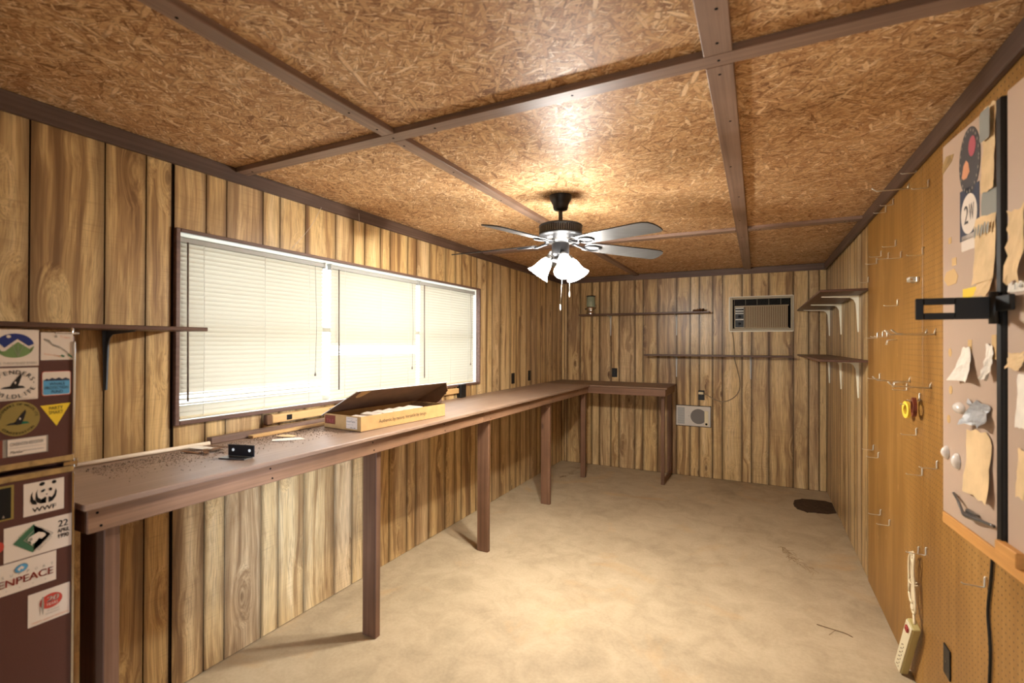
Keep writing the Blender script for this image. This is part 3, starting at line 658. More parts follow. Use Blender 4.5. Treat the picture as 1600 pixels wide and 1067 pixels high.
# shelf above the fridge
sh = thing('wall_shelf', (XL, .75, 1.63), 'long bare brown shelf above the refrigerator, reaching the window', 'shelf')
MB().bbox((XL + .001, .02, 1.632), (-2.075, 1.262, 1.648), .002).build('shelf_board', 'shelf', sh)
def bracket(mb, o, w_dir, reach, drop, width, z, thick=.003, dark=None):
    """pressed-steel shelf bracket: o wall point under the board, w_dir outward unit vector"""
    o = Vector(o); d = Vector(w_dir); s_ = Vector((0, 0, 1)).cross(d)
    def bx(p0, p1, hw, up, dn):
        pass
    lo = [(0, 0), (reach, 0), (reach, -.006), (.055, -.016), (.034, -.030), (.020, -.060), (.008, -drop), (0, -drop)]
    mb.prism(lo, o + s_ * (thick / 2), d, (0, 0, 1), thick)
    wv = width / 2
    top = [(0, -wv), (reach, -wv * .45), (reach, wv * .45), (0, wv)]
    mb.prism(top, o, d, s_, -.002)
    mb.prism([(-wv, 0), (wv, 0), (wv * .5, -drop), (-wv * .5, -drop)], o + d * .001, s_, (0, 0, 1), .002)
    return mb
mb = bracket(MB(), (XL + .0005, 1.03, 1.6315), (1, 0, 0), .22, .242, .026, 0); mb.build('bracket', 'bluegrey', sh, True)

# ------------------------------------------------------------------ ceiling fan
FX, FY = -1.053, 2.731
fan = thing('ceiling_fan', (FX, FY, ZC), 'black five-blade ceiling fan with three lit white glass shades', 'ceiling fan')
c0 = (FX, FY, 0)
MB().lathe([(.02, 2.379), (.040, 2.385), (.045, 2.398), (.046, 2.412), (.056, 2.432), (.066, 2.452), (.067, ZC - .001)], c0, 32).build('canopy', 'bronze', fan)
MB().lathe([(.0125, 2.30), (.0125, 2.385)], c0, 16).build('downrod', 'bronze', fan)
mo = MB().lathe([(.016, 2.312), (.022, 2.306), (.10, 2.300), (.122, 2.294), (.130, 2.288), (.131, 2.283), (.120, 2.279), (.1195, 2.243), (.129, 2.239), (.128, 2.233), (.118, 2.228), (.105, 2.220), (.098, 2.205), (.06, 2.200)], c0, 48).build('motor_housing', 'bronze', fan)
fb = MB()
for k in range(60):
    mt = Matrix.Translation((FX, FY, 0)) @ Matrix.Rotation(2 * PI * k / 60, 4, 'Z'); fb.box((.117, -.0028, 2.243), (.128, .0028, 2.280), 0, mt)
fb.build('vent_fins', 'nickel', mo)['kind'] = 'stuff'
MB().lathe([(.095, 2.2185), (.088, 2.196), (.07, 2.186), (.045, 2.184)], c0, 36).build('flywheel', 'nickel', fan)
MB().lathe([(.046, 2.19), (.052, 2.180), (.052, 2.120), (.046, 2.112), (.038, 2.108), (.038, 2.096), (.05, 2.092), (.05, 2.080), (.02, 2.066), (.004, 2.062)], c0, 28).build('switch_housing', 'bronze', fan)
YAW = math.radians(26.74)
def blade_outline():
    pts = [(.165, -.052), (.30, -.062), (.50, -.0675), (.62, -.069)]
    pts += [(.690 - .03 * (1 - math.cos(a)), -.069 + .0) for a in ()]
    pts += [(.655, -.066), (.682, -.052), (.694, -.030), (.698, 0), (.697, .030), (.690, .055), (.672, .068), (.62, .069), (.50, .0675), (.30, .062), (.165, .052), (.155, .03), (.155, -.03)]
    return pts
for a in (90, 18, -54, -126, 162):
    th = math.radians(a) + YAW
    mt = Matrix.Translation((FX, FY, 2.182)) @ Matrix.Rotation(th, 4, 'Z') @ Matrix.Rotation(math.radians(2.4), 4, 'Y') @ Matrix.Rotation(math.radians(-12), 4, 'X')
    pts = blade_outline(); n = len(pts); mb = MB()
    mb.add([(x, y, 0) for x, y in pts] + [(x, y, .006) for x, y in pts], [tuple(reversed(range(n)))], 0, False, mt)
    mb.add([(x, y, 0) for x, y in pts] + [(x, y, .006) for x, y in pts], [tuple(range(n, 2 * n))] + [(i, (i + 1) % n, n + (i + 1) % n, n + i) for i in range(n)], 1, False, mt)
    bl = mb.build('blade', ['blade', 'bladetop'], fan)
    ir = MB(); m2 = Matrix.Translation((FX, FY, 2.182)) @ Matrix.Rotation(th, 4, 'Z') @ Matrix.Rotation(math.radians(2.4), 4, 'Y')
    ir.tube([(.075, 0, .010), (.11, 0, .002), (.145, 0, -.008), (.17, 0, -.008)], [.010, .009, .008, .008], 8, 0, m2)
    ir.tube([(.215 + .052 * math.cos(q), .034 * math.sin(q), -.005) for q in [2 * PI * i / 22 for i in range(22)]], .0052, 6, 0, mt, True)
    ir.prism([(0, 0), (0, 0), (0, 0)], (0, 0, 0), (1, 0, 0), (0, 1, 0), .0) if False else None
    for sx, sy in ((.185, .022), (.185, -.022), (.255, 0)): ir.lathe([(.007, -.006), (.006, -.009), (.001, -.010)], (sx, sy, .003), 10, 0, mt)
    ir.build('blade_iron', 'bronze', bl)
def bell():
    return [(.021, 0), (.026, -.010), (.034, -.026), (.041, -.048), (.046, -.072), (.053, -.094), (.064, -.112), (.072, -.120)]
for a in (160, -82, 36):
    th = math.radians(a) + YAW
    mt = Matrix.Translation((FX, FY, 2.098)) @ Matrix.Rotation(th, 4, 'Z') @ Matrix.Translation((.070, 0, 0)) @ Matrix.Rotation(math.radians(-37), 4, 'Y')
    pr = bell(); inner = [(r - .003, z) for r, z in reversed(pr)]
    so = MB(); so.tube([(FX + .03 * math.cos(th), FY + .03 * math.sin(th), 2.088), (FX + .055 * math.cos(th), FY + .055 * math.sin(th), 2.098), tuple(mt @ Vector((0, 0, .008)))], .008, 8)
    so.lathe([(.012, .022), (.021, .016), (.024, .0), (.023, -.010)], (0, 0, 0), 20, 0, mt); so.build('socket', 'nickel', fan)
    lg = MB().lathe(pr + inner, (0, 0, 0), 28, 0, mt, True, False).build('light_shade', 'shade', fan)
    MB().lathe([(.010, -.012), (.013, -.04), (.022, -.066), (.028, -.088), (.024, -.106), (.012, -.117), (.001, -.120)], (0, 0, 0), 16, 0, mt, True, False).build('bulb', 'bulb', lg)
for (dx, a, ln, lean) in ((.05, -75, .30, -.018), (.055, 5, .215, 0)):
    th = math.radians(a) + YAW; x, y = FX + dx * math.cos(th), FY + dx * math.sin(th); z0 = 2.10
    lx, ly = lean * Rv.x, lean * Rv.y
    ch = MB().tube([(x, y, z0), (x + lx * .5, y + ly * .5, z0 - ln * .5), (x + lx, y + ly, z0 - ln)], .0012, 6)
    ch.lathe([(.001, .018), (.0032, .010), (.0036, -.014), (.001, -.022)], (x + lx, y + ly, z0 - ln), 10); ch.build('pull_chain', 'cream', fan)

# ------------------------------------------------------------------ back wall
def shelf_back(x0, x1, z, depth, bx, label, skew=0):
    t = thing('wall_shelf', ((x0 + x1) / 2, YB, z), label, 'shelf', 'shelves on the back wall')
    MB().bbox((x0, YB - depth, z), (x1, YB - .0015, z + .019), .002).build('shelf_board', 'shelf_x', t)
    for x in bx:
        mb = bracket(MB(), (x, YB - .0005, z - .0005), (0, -1, 0), depth * .9, .255, .020, 0); mb.build('bracket', 'palegrey', t, True)
shelf_back(-2.07, -.498, 1.950, .20, (-1.700, -.883), 'upper brown shelf on the back wall, holding a green and chrome lantern')
shelf_back(-1.235, .335, 1.444, .20, (-.883, -.069), 'lower brown shelf on the back wall, empty, below the air conditioner')
j = thing('lantern', (-1.93, 6.10, 1.970), 'small pale green and chrome lantern on the upper back shelf', 'lantern')
c1 = (-1.93, 6.10, 1.9705)
MB().lathe([(.060, 0), (.062, .012), (.056, .03), (.050, .05), (.058, .064), (.060, .08), (.052, .092)], c1, 24).build('base', 'chrome', j)
MB().lathe([(.050, .0925), (.055, .10), (.056, .215), (.050, .225)], c1, 24).build('globe', 'greenglass', j)
MB().lathe([(.057, .2255), (.058, .238), (.02, .243)], c1, 24).build('cap', 'blackmetal', j)
MB().tube([(c1[0] + .0605, 6.10, c1[2] + .07), (c1[0] + .070, 6.10, c1[2] + .10), (c1[0] + .066, 6.10, c1[2] + .125)], .004, 6).build('handle', 'chrome', j)
MB().bbox((c1[0] - .077, 6.09, c1[2] + .062), (c1[0] - .0605, 6.11, c1[2] + .078), .003).build('knob', 'blackmetal', j)
rg = MB()
for k in range(3): rg.tube([(-.655 + .035 * k + .02 * math.cos(q), 6.09 + .035 * math.sin(q), 1.9795 + .006 * k + .006 * math.sin(3 * q + k)) for q in [2 * PI * i / 14 for i in range(14)]], .010, 7, 0, None, True)
tag(rg.build('rag', 'brownrag'), 'crumpled brown rag at the right end of the upper back shelf', 'rag')

ac = thing('air_conditioner', (.03, YB, AZ0), 'through-wall air conditioner with brown vertical grille high on the back wall', 'air conditioner')
f = MB(); y0, y1 = YB - .022, YB - .0005; fw_ = .03
f.bbox((AX0, y0, AZ0), (AX0 + fw_, y1, AZ1), .003); f.bbox((AX1 - .022, y0, AZ0), (AX1, y1, AZ1), .003); f.bbox((AX0 + fw_, y0, AZ1 - .026), (AX1 - .022, y1, AZ1), .003); f.bbox((AX0 + fw_, y0, AZ0), (AX1 - .022, y1, AZ0 + .024), .003)
f.build('frame', 'ac_frame', ac)
f = MB()
for (x, xx) in ((AX0 - .012, AX0 - .0005), (AX1 + .0005, AX1 + .008)): f.bbox((x, YB - .012, AZ0 - .01), (xx, YB - .0005, AZ1 + .004), .001)
f.bbox((AX0 - .0, YB - .012, AZ0 - .014), (AX1, YB - .0005, AZ0 - .0005), .001); f.bbox((AX0, YB - .012, AZ1 + .0005), (AX1, YB - .0005, AZ1 + .008), .001); f.build('sleeve_edge', 'cream', ac)
MB().box((AX0 + .02, YB - .002, AZ0 + .02), (AX1 - .02, YB + .05, AZ1 - .02)).build('inner_case', 'darkbox', ac)
gx0, gx1, gz0, gz1 = AX0 + .160, AX1 - .048, AZ0 + .036, AZ1 - .110
g = MB(); n = 24
for k in range(n):
    x = gx0 + (gx1 - gx0) * (k + .5) / n; g.bbox((x - .0058, YB - .020, gz0), (x + .0058, YB - .006, gz1), .0015)
g.bbox((gx0 - .008, YB - .021, gz0 - .010), (gx1 + .008, YB - .006, gz0), .001); g.bbox((gx0 - .008, YB - .021, gz1), (gx1 + .008, YB - .006, gz1 + .010), .001)
o = g.build('grille', 'grille', ac); o['kind'] = 'stuff'
MB().box((gx0, YB - .0055, gz0), (gx1, YB - .0025, gz1)).build('filter', 'card_in', ac)
lz0 = gz1 + .016
for k in range(5): MB().bbox((gx0 - .115, YB - .017, lz0 + .015 * k), (gx1 + .018, YB - .006, lz0 + .015 * k + .0045), .001).build('louver', 'ac_dark', ac)
for k in range(5): MB().bbox((gx0 - .115 + k * .118, YB - .0195, lz0), (gx0 - .112 + k * .118, YB - .0175, lz0 + .066), .0005).build('divider', 'ac_frame', ac)
px0, px1 = AX0 + .056, AX0 + .148
cp = MB().bbox((px0 - .008, YB - .021, gz0 - .010), (px1 + .006, YB - .003, gz1 + .010), .002).build('control_panel', 'ac_frame', ac)
MB().box((px0, YB - .0225, gz0 + .004), (px1 - .002, YB - .0212, gz1 - .008)).build('control_plate', 'black', cp)
for z in (.222, .190, .163, .092): MB().bbox((px0 + .004, YB - .027, gz0 + z - .006), (px1 - .006, YB - .0228, gz0 + z + .006), .001).build('switch', 'white', cp)
for z in (.125, .045): MB().lathe([(.014, 0), (.013, .014), (.004, .016)], (0, 0, 0), 14, 0, Matrix.Translation((px0 + .045, YB - .0228, gz0 + z)) @ Matrix.Rotation(PI / 2, 4, 'X')).build('knob', 'blackmetal', cp)
cord = [(-.262, YB - .012, AZ0 - .016), (-.245, YB - .008, 1.60), (-.238, YB - .008, 1.42), (-.225, YB - .206, 1.47), (-.21, YB - .03, 1.30), (-.18, YB - .008, 1.13), (-.20, YB - .008, 1.03), (-.25, YB - .008, .965), (-.32, YB - .008, .925), (-.39, YB - .008, .915), (-.47, YB - .010, .945), (-.535, YB - .022, .985), (-.585, YB - .034, .998)]
cord = [p for i, p in enumerate(cord) if i != 3]
def smooth(pts, k=4):
    P = [Vector(p) for p in pts]; out = []
    for i in range(len(P) - 1):
        p0, p1, p2, p3 = P[max(i - 1, 0)], P[i], P[i + 1], P[min(i + 2, len(P) - 1)]
        for j_ in range(k):
            t = j_ / k; out.append(.5 * ((2 * p1) + (-p0 + p2) * t + (2 * p0 - 5 * p1 + 4 * p2 - p3) * t * t + (-p0 + 3 * p1 - 3 * p2 + p3) * t ** 3))
    return out + [P[-1]]
pc = MB().tube(smooth(cord), .005, 6).build('power_cord', 'cordgrey', ac)
MB().bbox((-.628, YB - .045, .990), (-.572, YB - .0095, 1.018), .006).build('plug', 'ivory', pc)

def outlet(o, n, u, label, cat='outlet', blank=False, plugged=False):
    """black duplex outlet plate: o centre on wall, n outward, u sideways"""
    o, n, u = Vector(o), Vector(n), Vector(u); v = Vector((0, 0, 1)); t = thing('wall_outlet', o, label, cat, 'black wall outlets')
    def ob(a0, a1, b0, b1, c0, c1, m, name, par):
        ps = [o + u * a + v * b_ + n * c for a in (a0, a1) for b_ in (b0, b1) for c in (c0, c1)]
        lo = [min(p[i] for p in ps) for i in range(3)]; hi = [max(p[i] for p in ps) for i in range(3)]
        return MB().bbox(lo, hi, .002).build(name, m, par)
    ob(-.035, .035, -.0575, .0575, .0006, .006, 'black', 'plate', t)
    if not blank:
        for z in (-.024, .024):
            if not (plugged and z > 0): ob(-.016, .016, z - .015, z + .015, .0062, .009, 'blackmetal', 'receptacle', t)
    ob(-.003, .003, -.003, .003, .0062, .0075, 'nickel', 'screw', t)
outlet((-1.648, YB, 1.217), (0, -1, 0), (1, 0, 0), 'black outlet on the back wall above the workbench return')
outlet((-.598, YB, .978), (0, -1, 0), (1, 0, 0), 'black outlet with the beige plug on the back wall, above the grey heater', plugged=True)
outlet((XL, 4.740, 1.208), (1, 0, 0), (0, 1, 0), 'black outlet on the window wall, nearer of the two past the window')
outlet((XL, 5.168, 1.216), (1, 0, 0), (0, 1, 0), 'black outlet on the window wall, farther of the two toward the corner')
ot = outlet((XR - .0062, 2.462, .352), (-1, 0, 0), (0, 1, 0), 'dark blank outlet plate low on the pegboard wall', blank=True)

ht = thing('wall_heater', (-.688, YB, .605), 'grey fan-forced heater set low in the back wall with round grille', 'heater')
hx0, hx1, hz0, hz1 = -.883, -.494, .605, .845
MB().bbox((hx0 - .006, YB - .010, hz0 - .006), (hx1 + .006, YB - .0005, hz1 + .006), .001).build('frame', 'black', ht)
fc = MB().bbox((hx0, YB - .020, hz0), (hx1, YB - .0105, hz1), .004).build('face_plate', 'heater', ht)
b = MB()
for k in range(16): b.bbox((hx0 + .016, YB - .0225, hz0 + .022 + k * .0125), (hx0 + .098, YB - .0205, hz0 + .030 + k * .0125), .0005)
b.build('side_grille', 'mesh_grey', ht)['kind'] = 'stuff'
mt = Matrix.Translation((hx0 + .255, YB - .0205, hz0 + .118)) @ Matrix.Rotation(PI / 2, 4, 'X')
b = MB()
for k in range(9): b.lathe([(.008 + .0095 * k, 0), (.0125 + .0095 * k, .0), (.0125 + .0095 * k, .004), (.008 + .0095 * k, .004)], (0, 0, 0), 30, 0, mt, False, False)
b.build('round_grille', 'mesh_dark', ht)['kind'] = 'stuff'
MB().lathe([(.09, .0), (.09, .0012)], (0, 0, 0), 30, 0, mt).build('fan_disc', 'mesh_dark', ht)
MB().bbox((hx1 - .068, YB - .026, hz0 + .016), (hx1 - .024, YB - .0205, hz1 - .05), .002).build('control_strip', 'ivory', ht)
MB().lathe([(.013, 0), (.011, .012), (.003, .014)], (0, 0, 0), 14, 0, Matrix.Translation((hx1 - .046, YB - .0262, hz0 + .033)) @ Matrix.Rotation(PI / 2, 4, 'X')).build('knob', 'black', ht)
MB().lathe([(.004, 0), (.003, .002)], (0, 0, 0), 8, 0, Matrix.Translation((hx0 + .146, YB - .0202, hz0 + .120)) @ Matrix.Rotation(PI / 2, 4, 'X')).build('screw', 'nickel', ht)

# ------------------------------------------------------------------ right wall shelves
def shelf_right(z, label):
    t = thing('wall_shelf', (XR, 5.0, z), label, 'shelf', 'shelves on three white brackets')
    MB().bbox((XR - .282, YP + .004, z), (XR - .0015, 6.16, z + .017), .002).build('shelf_board', 'shelf', t)
    for y in (4.366, 5.193, 5.975):
        mb = bracket(MB(), (XR - .0005, y, z - .0005), (-1, 0, 0), .235, .272, .022, 0, .004)
        mb.build('bracket', 'cream', t, True)
shelf_right(1.950, 'upper dark shelf on three cream brackets in the far corner')
shelf_right(1.464, 'lower dark shelf on three cream brackets in the far corner')

# ------------------------------------------------------------------ pegboard hooks
hook_mesh = {}
PX = XR - .0065
def hook(kind, y, z, label, k=1.0):
    t = MB(); x = PX
    if kind == 'L':      # straight arm with an upturned tip
        t.tube([(x + .002, y, z + .034), (x - .005, y, z + .034), (x - .0055, y, z + .030), (x - .0055, y, z + .003), (x - .009, y, z), (x - .058 * k, y, z + .001), (x - .064 * k, y, z + .005)], [.0026, .003, .0034, .0034, .0024, .0022, .0022], 6)
    elif kind == 'long':
        t.tube([(x + .002, y, z), (x - .13 * k, y, z + .004), (x - .142 * k, y, z + .014), (x - .150 * k, y, z + .022)], .0034, 6)
        t.tube([(x - .005, y, z), (x - .004, y, z + .013), (x + .002, y, z + .0254)], .0034, 6)
    elif kind == 'double':
        for d in (-.012, .012): t.tube([(x - .002, y + d, z), (x - .04 * k, y + d, z - .003), (x - .045 * k, y + d, z - .028)], .0028, 6)
        t.tube([(x - .003, y - .014, z), (x - .003, y + .014, z)], .0028, 6)
    else:                # shiny spring clip
        t.bbox((x - .012, y - .030, z - .012), (x - .0005, y + .030, z + .012), .002)
        for d in (-.02, 0, .02): t.tube([(x - .012, y + d, z - .010), (x - .034, y + d, z - .004), (x - .034, y + d, z + .012), (x - .012, y + d, z + .012)], .0035, 6)
    return tag(t.build('pegboard_hook', 'steel'), label, 'hook', 'metal hooks on the pegboard')
rows = [
 ('topmost row under the trim', [('L', 3.46, 2.345), ('L', 3.29, 2.345), ('long', 3.00, 2.350), ('L', 2.86, 2.385), ('L', 2.68, 2.262)]),
 ('second row from the top', [('L', 3.70, 2.085), ('L', 3.58, 2.11), ('L', 3.40, 2.07), ('L', 3.24, 2.11), ('L', 3.13, 2.03), ('L', 2.76, 1.985)]),
 ('row just above the black latch', [('L', 3.98 - .02, 2.00), ('clip', 2.86, 1.886), ('L', 3.20, 1.79)]),
 ('row level with lower shelf', [('L', 3.68, 1.625), ('L', 3.54, 1.63), ('L', 3.43, 1.63), ('double', 3.24, 1.612), ('long', 2.72, 1.628), ('long', 2.60, 1.628)]),
 ('row above the tape rolls', [('L', 3.62, 1.378), ('double', 3.10, 1.395), ('long', 2.98, 1.405), ('long', 2.66, 1.40), ('L', 3.02, 1.36)]),
 ('row below the tape rolls', [('L', 3.80, .915), ('L', 3.66, .895), ('L', 2.86, 1.165), ('L', 2.77, 1.00), ('L', 2.57, 1.075)]),
 ('lowest row, near the power strip', [('L', 3.60, .565), ('L', 3.38, .575), ('L', 2.72, .665), ('L', 2.10, .80)]),
]
ORD = ['first', 'second', 'third', 'fourth', 'fifth', 'sixth', 'seventh']
KN = {'L': 'bare metal peg hook', 'long': 'long straight metal peg', 'double': 'double-pronged metal hook', 'clip': 'shiny spring clip'}
for rn, hs in rows:
    hs = sorted(hs, key=lambda q: -q[1])
    for i, (kd, y, z) in enumerate(hs): hook(kd, y, z, '%s, %s from the shelves, %s' % (KN[kd], ORD[i], rn))

# tape rolls on a hook
hook('L', 2.93, 1.299, 'peg hook carrying the yellow tape roll', .8); hook('L', 2.81, 1.330, 'peg hook carrying the reddish brown tape roll', .8)
def ring(y, z, x, ro, ri, w_, m, label, tilt):
    mt = Matrix.Translation((x, y, z)) @ Matrix.Rotation(tilt, 4, 'Z') @ Matrix.Rotation(PI / 2, 4, 'Y')
    return tag(MB().lathe([(ri, -w_ / 2), (ro, -w_ / 2), (ro, w_ / 2), (ri, w_ / 2), (ri, -w_ / 2)], (0, 0, 0), 28, 0, mt, False, False).build('tape_roll', m), label, 'tape', 'tape rolls on the pegboard')
ring(2.93, 1.275, PX - .026, .040, .022, .012, 'yellowtape', 'yellow tape roll hanging on the pegboard', .1)
ring(2.81, 1.301, PX - .026, .044, .027, .014, 'browntape', 'reddish brown tape roll hanging beside the yellow one', -.1)

# power strip hanging on the pegboard
ps = thing('power_strip', (.62, 3.0, 0), 'cream power strip with bundled cord hanging at the foot of the pegboard', 'power strip')
A_, B_ = Vector((.626, 2.965, .022)), Vector((.632, 2.775, .330)); ax = (B_ - A_).normalized(); nn = Vector((-.97, -.22, 0)); nn = (nn - ax * nn.dot(ax)).normalized(); sd = ax.cross(nn)
mt = Matrix(((sd.x, nn.x, ax.x, A_.x), (sd.y, nn.y, ax.y, A_.y), (sd.z, nn.z, ax.z, A_.z), (0, 0, 0, 1)))
LN = (B_ - A_).length
MB().bbox((-.030, -.014, 0), (.030, .018, LN), .004, 0, mt).build('case', 'olive', ps)
MB().bbox((-.026, .0182, .004), (.026, .0225, LN - .004), .001, 0, mt).build('face_plate', 'ivory', ps)
for k in range(6):
    rc = MB(); z = .028 + k * .032
    for d in (-.008, .008): rc.box((d - .0015, .0226, z - .006), (d + .0015, .0234, z + .004), 0, mt)
    rc.lathe([(.003, 0), (.003, .001)], (0, 0, 0), 8, 0, mt @ Matrix.Translation((0, .0226, z + .010)) @ Matrix.Rotation(-PI / 2, 4, 'X')); rc.build('receptacle', 'card_in', ps)
MB().bbox((-.012, .0226, LN - .052), (.012, .030, LN - .022), .002, 0, mt).build('switch', 'redswitch', ps)
cy_, cx_, ht_ = 2.82, XR - .034, .66
cd = MB(); W_ = 1.7
for i, (dy, zt_, zb) in enumerate(((.030, .625, .400), (-.004, .638, .365), (.012, .605, .375))):
    cd.tube(smooth([(cx_ + .004 * i, cy_ + dy + .018 * W_, zb + .03), (cx_ + .004 * i, cy_ + dy + .020 * W_, (zt_ + zb) / 2 + .06), (cx_, cy_ + dy + .008, zt_ - .01), (cx_, cy_ + dy - .004, zt_), (cx_ - .002, cy_ + dy - .016 * W_, zt_ - .02), (cx_, cy_ + dy - .010, (zt_ + zb) / 2 + .03), (cx_, cy_ + dy - .022 * W_, zb + .03), (cx_, cy_ + dy - .010, zb), (cx_, cy_ + dy + .010, zb + .004), (cx_ + .004 * i, cy_ + dy + .018 * W_, zb + .03)]), .0052, 7)
cd.tube(smooth([(cx_ + .01, cy_ + .034, .43), (cx_ + .004, cy_ + .005, .38), tuple(B_ + nn * .002 + ax * -.002)]), .0052, 7)
cd.tube(smooth([(cx_ + .008, cy_ + .045, .500), (cx_ - .008, cy_ + .02, .497), (cx_ - .008, cy_ - .01, .497), (cx_ + .01, cy_ - .025, .495), (cx_ + .012, cy_ + .01, .503), (cx_ + .008, cy_ + .045, .500)]), .004, 6)
cd.build('power_cord', 'beige_cord', ps)
hook('L', 2.83, .628, 'peg hook holding the bundled cream power cord', .8)
tag(MB().tube(smooth([(PX - .006, 2.03, 1.0), (PX - .005, 2.052, .86), (PX - .005, 2.078, .74), (PX - .005, 2.066, .66), (PX - .005, 2.060, .60), (PX - .005, 2.070, .50), (PX - .005, 2.082, .40), (PX - .005, 2.078, .25), (PX - .006, 2.07, .02)]), .0042, 6).build('cable', 'black'), 'thin black cable running down the pegboard below the hinged boards', 'cable')

# ------------------------------------------------------------------ tool cabinet with two doors, note papers
V0 = Vector((.55, 2.09, 0)); DV = Vector((.0712, -.99746, 0)); DN = Vector((-.99746, -.0712, 0))   # plane of the nearer door, s grows toward the camera
tc = thing('tool_cabinet', (.6, 1.7, 1.02), 'shallow wall cabinet with two pinkish doors hung with old papers', 'cabinet')
b = MB(); b.bbox((.618, 1.28, 1.03), (PX - .0005, 2.07, 2.235), .003); b.build('cabinet_body', 'peg', tc)
def dbox(s0, s1, z0, z1, n0, n1, m, name, par, r=.002):
    mt = Matrix(((DV.x, DN.x, 0, V0.x), (DV.y, DN.y, 0, V0.y), (0, 0, 1, 0), (0, 0, 0, 1)))
    return MB().bbox((s0, n0, z0), (s1, n1, z1), r, 0, mt).build(name, m, par)
dbox(0, .352, 1.036, 2.243, -.019, 0, 'board', 'door', tc); dbox(.388, .80, 1.036, 2.243, -.019, 0, 'board', 'door', tc)
dbox(.0, .82, .998, 1.034, -.05, .002, 'ledger', 'ledger_strip', tc)
dbox(.357, .383, 1.035, 2.236, -.012, .010, 'blackmetal', 'latch_rod', tc, .003)
dbox(.352, .388, 1.036, 2.243, -.019, -.0125, 'white', 'door_edge', tc)
hs = MB(); hy = 1.715; hx0_, hx1_ = .392, .574
hs.prism([(hx0_, 1.653), (hx1_, 1.653), (hx1_, 1.712), (hx0_, 1.712)][::-1], (0, hy, 0), (1, 0, 0), (0, 0, 1), .0001) if False else None
zc_ = 1.6825
out = rrect(hx0_, 1.653, hx1_, 1.712, .006); sl = rrect(.410, zc_ - .011, .476, zc_ + .011, .010)
def plate_with_slot(mb, outer, slot, y0_, y1_):
    x0, x1 = min(p[0] for p in slot), max(p[0] for p in slot); z0, z1 = min(p[1] for p in slot), max(p[1] for p in slot)
    X0, X1 = min(p[0] for p in outer), max(p[0] for p in outer); Z0, Z1 = min(p[1] for p in outer), max(p[1] for p in outer)
    mb.bbox((X0, y0_, Z0), (x0, y1_, Z1), .0015); mb.bbox((x1, y0_, Z0), (X1, y1_, Z1), .0015); mb.bbox((x0, y0_, Z0), (x1, y1_, z0), .0015); mb.bbox((x0, y0_, z1), (x1, y1_, Z1), .0015)
plate_with_slot(hs, out, sl, hy - .003, hy + .003)
hs.tube([(.556, hy, 1.640), (.556, hy, 1.724)], .011, 12); hs.build('latch_plate', 'blackmetal', tc)
dbox(.362, .45, 1.672, 1.712, .0102, .022, 'blackmetal', 'latch_keeper', tc)
dbox(.372, .47, 1.037, 1.075, .0005, .02, 'ledger', 'stop_block', tc)

def dpt(s_, z, n=0): return V0 + DV * s_ + DN * n + Vector((0, 0, z))
def note(name, s0, s1, z0, z1, mats, label, cat, ragged=.0, curl=.0, taper=(0, 0, 0, 0), draw=None, n0=.0026, group='papers pinned to the cabinet doors'):
    """sheet of paper with bent, slightly ragged edges on the door plane"""
    mb = MB(); nx, nz = 5, 8; vs = []; fs = []
    rnd = random.Random(hash((round(s0 * 1e3), round(z0 * 1e3))))
    for j_ in range(nz + 1):
        v = j_ / nz; l = taper[0] * (1 - v) + taper[2] * v; rr_ = taper[1] * (1 - v) + taper[3] * v
        for i in range(nx + 1):
            u = i / nx; s_ = s0 + l + (s1 + rr_ - s0 - l) * u; z = z0 + (z1 - z0) * v
            if i in (0, nx): s_ += rnd.uniform(-ragged, ragged)
            if j_ in (0, nz): z += rnd.uniform(-ragged, ragged)
            d = n0 + curl * ((1 - v) ** 2) * (.35 + .65 * abs(2 * u - 1)) + abs(rnd.gauss(0, curl * .08))
            vs.append(dpt(s_, z, d))
    for k2 in (0, 1):
        base_ = [Vector(p) - DN * (.0005 * k2) for p in vs]
        f_ = []
        for j_ in range(nz):
            for i in range(nx):
                q = (j_ * (nx + 1) + i, j_ * (nx + 1) + i + 1, (j_ + 1) * (nx + 1) + i + 1, (j_ + 1) * (nx + 1) + i); f_.append(q if k2 == 0 else q[::-1])
        mb.add(base_, f_, 0)
    if draw: draw(mb)
    return tag(mb.build(name, mats), label, cat, group)
def dpoly(mb, pts, mi, n=.0018): mb.add([dpt(a, b_, n) for a, b_ in pts], [tuple(range(len(pts)))], mi)
def dtext(mb, body, s_, z, w_, h_, mi, n=.0024, rot=0): put_text(mb, body, s_, z, w_, h_, dpt(0, 0, n), DV, (0, 0, 1), mi, rot)
def decal(pts, mats, label, draw=None, nm='sticker', cat='sticker'):
    mb = MB(); mb.prism(pts, dpt(0, 0, .0003), DV, (0, 0, 1), .0006, 0)
    if draw: draw(mb)
    o = mb.build(nm, mats, tc); o['label'] = label; return o
decal(ell(.187, 2.132, .066, .100, 32), ['s_char', 's_rose', 's_peach', 's_grey'], 'dark oval sticker with a red and an orange fruit',
      lambda mb: (dpoly(mb, ell(.205, 2.170, .022, .030, 18), 1), dpoly(mb, [(.140, 2.095), (.152, 2.128), (.168, 2.140), (.182, 2.128), (.190, 2.10), (.172, 2.085), (.150, 2.086)], 2), [dpoly(mb, ell(.187 + .058 * math.cos(a * .28), 2.132 + .090 * math.sin(a * .28), .003, .005, 6), 3) for a in range(23)]))
decal(rect(.126, 1.900, .245, 2.055), ['s_navy', 's_white', 's_char'], 'dark square sticker with a white oval emblem',
      lambda mb: (dpoly(mb, ell(.1855, 1.975, .050, .060, 26), 1), dtext(mb, '2', .170, 1.975, .026, .055, 2), dtext(mb, 'W', .203, 1.978, .030, .050, 2)))
decal(ell(.300, 1.975, .045, .066, 26), ['greyprint'], 'plain grey oval sticker')
decal(rrect(.136, 1.868, .221, 1.915, .006), ['s_white'], 'small blank white label')
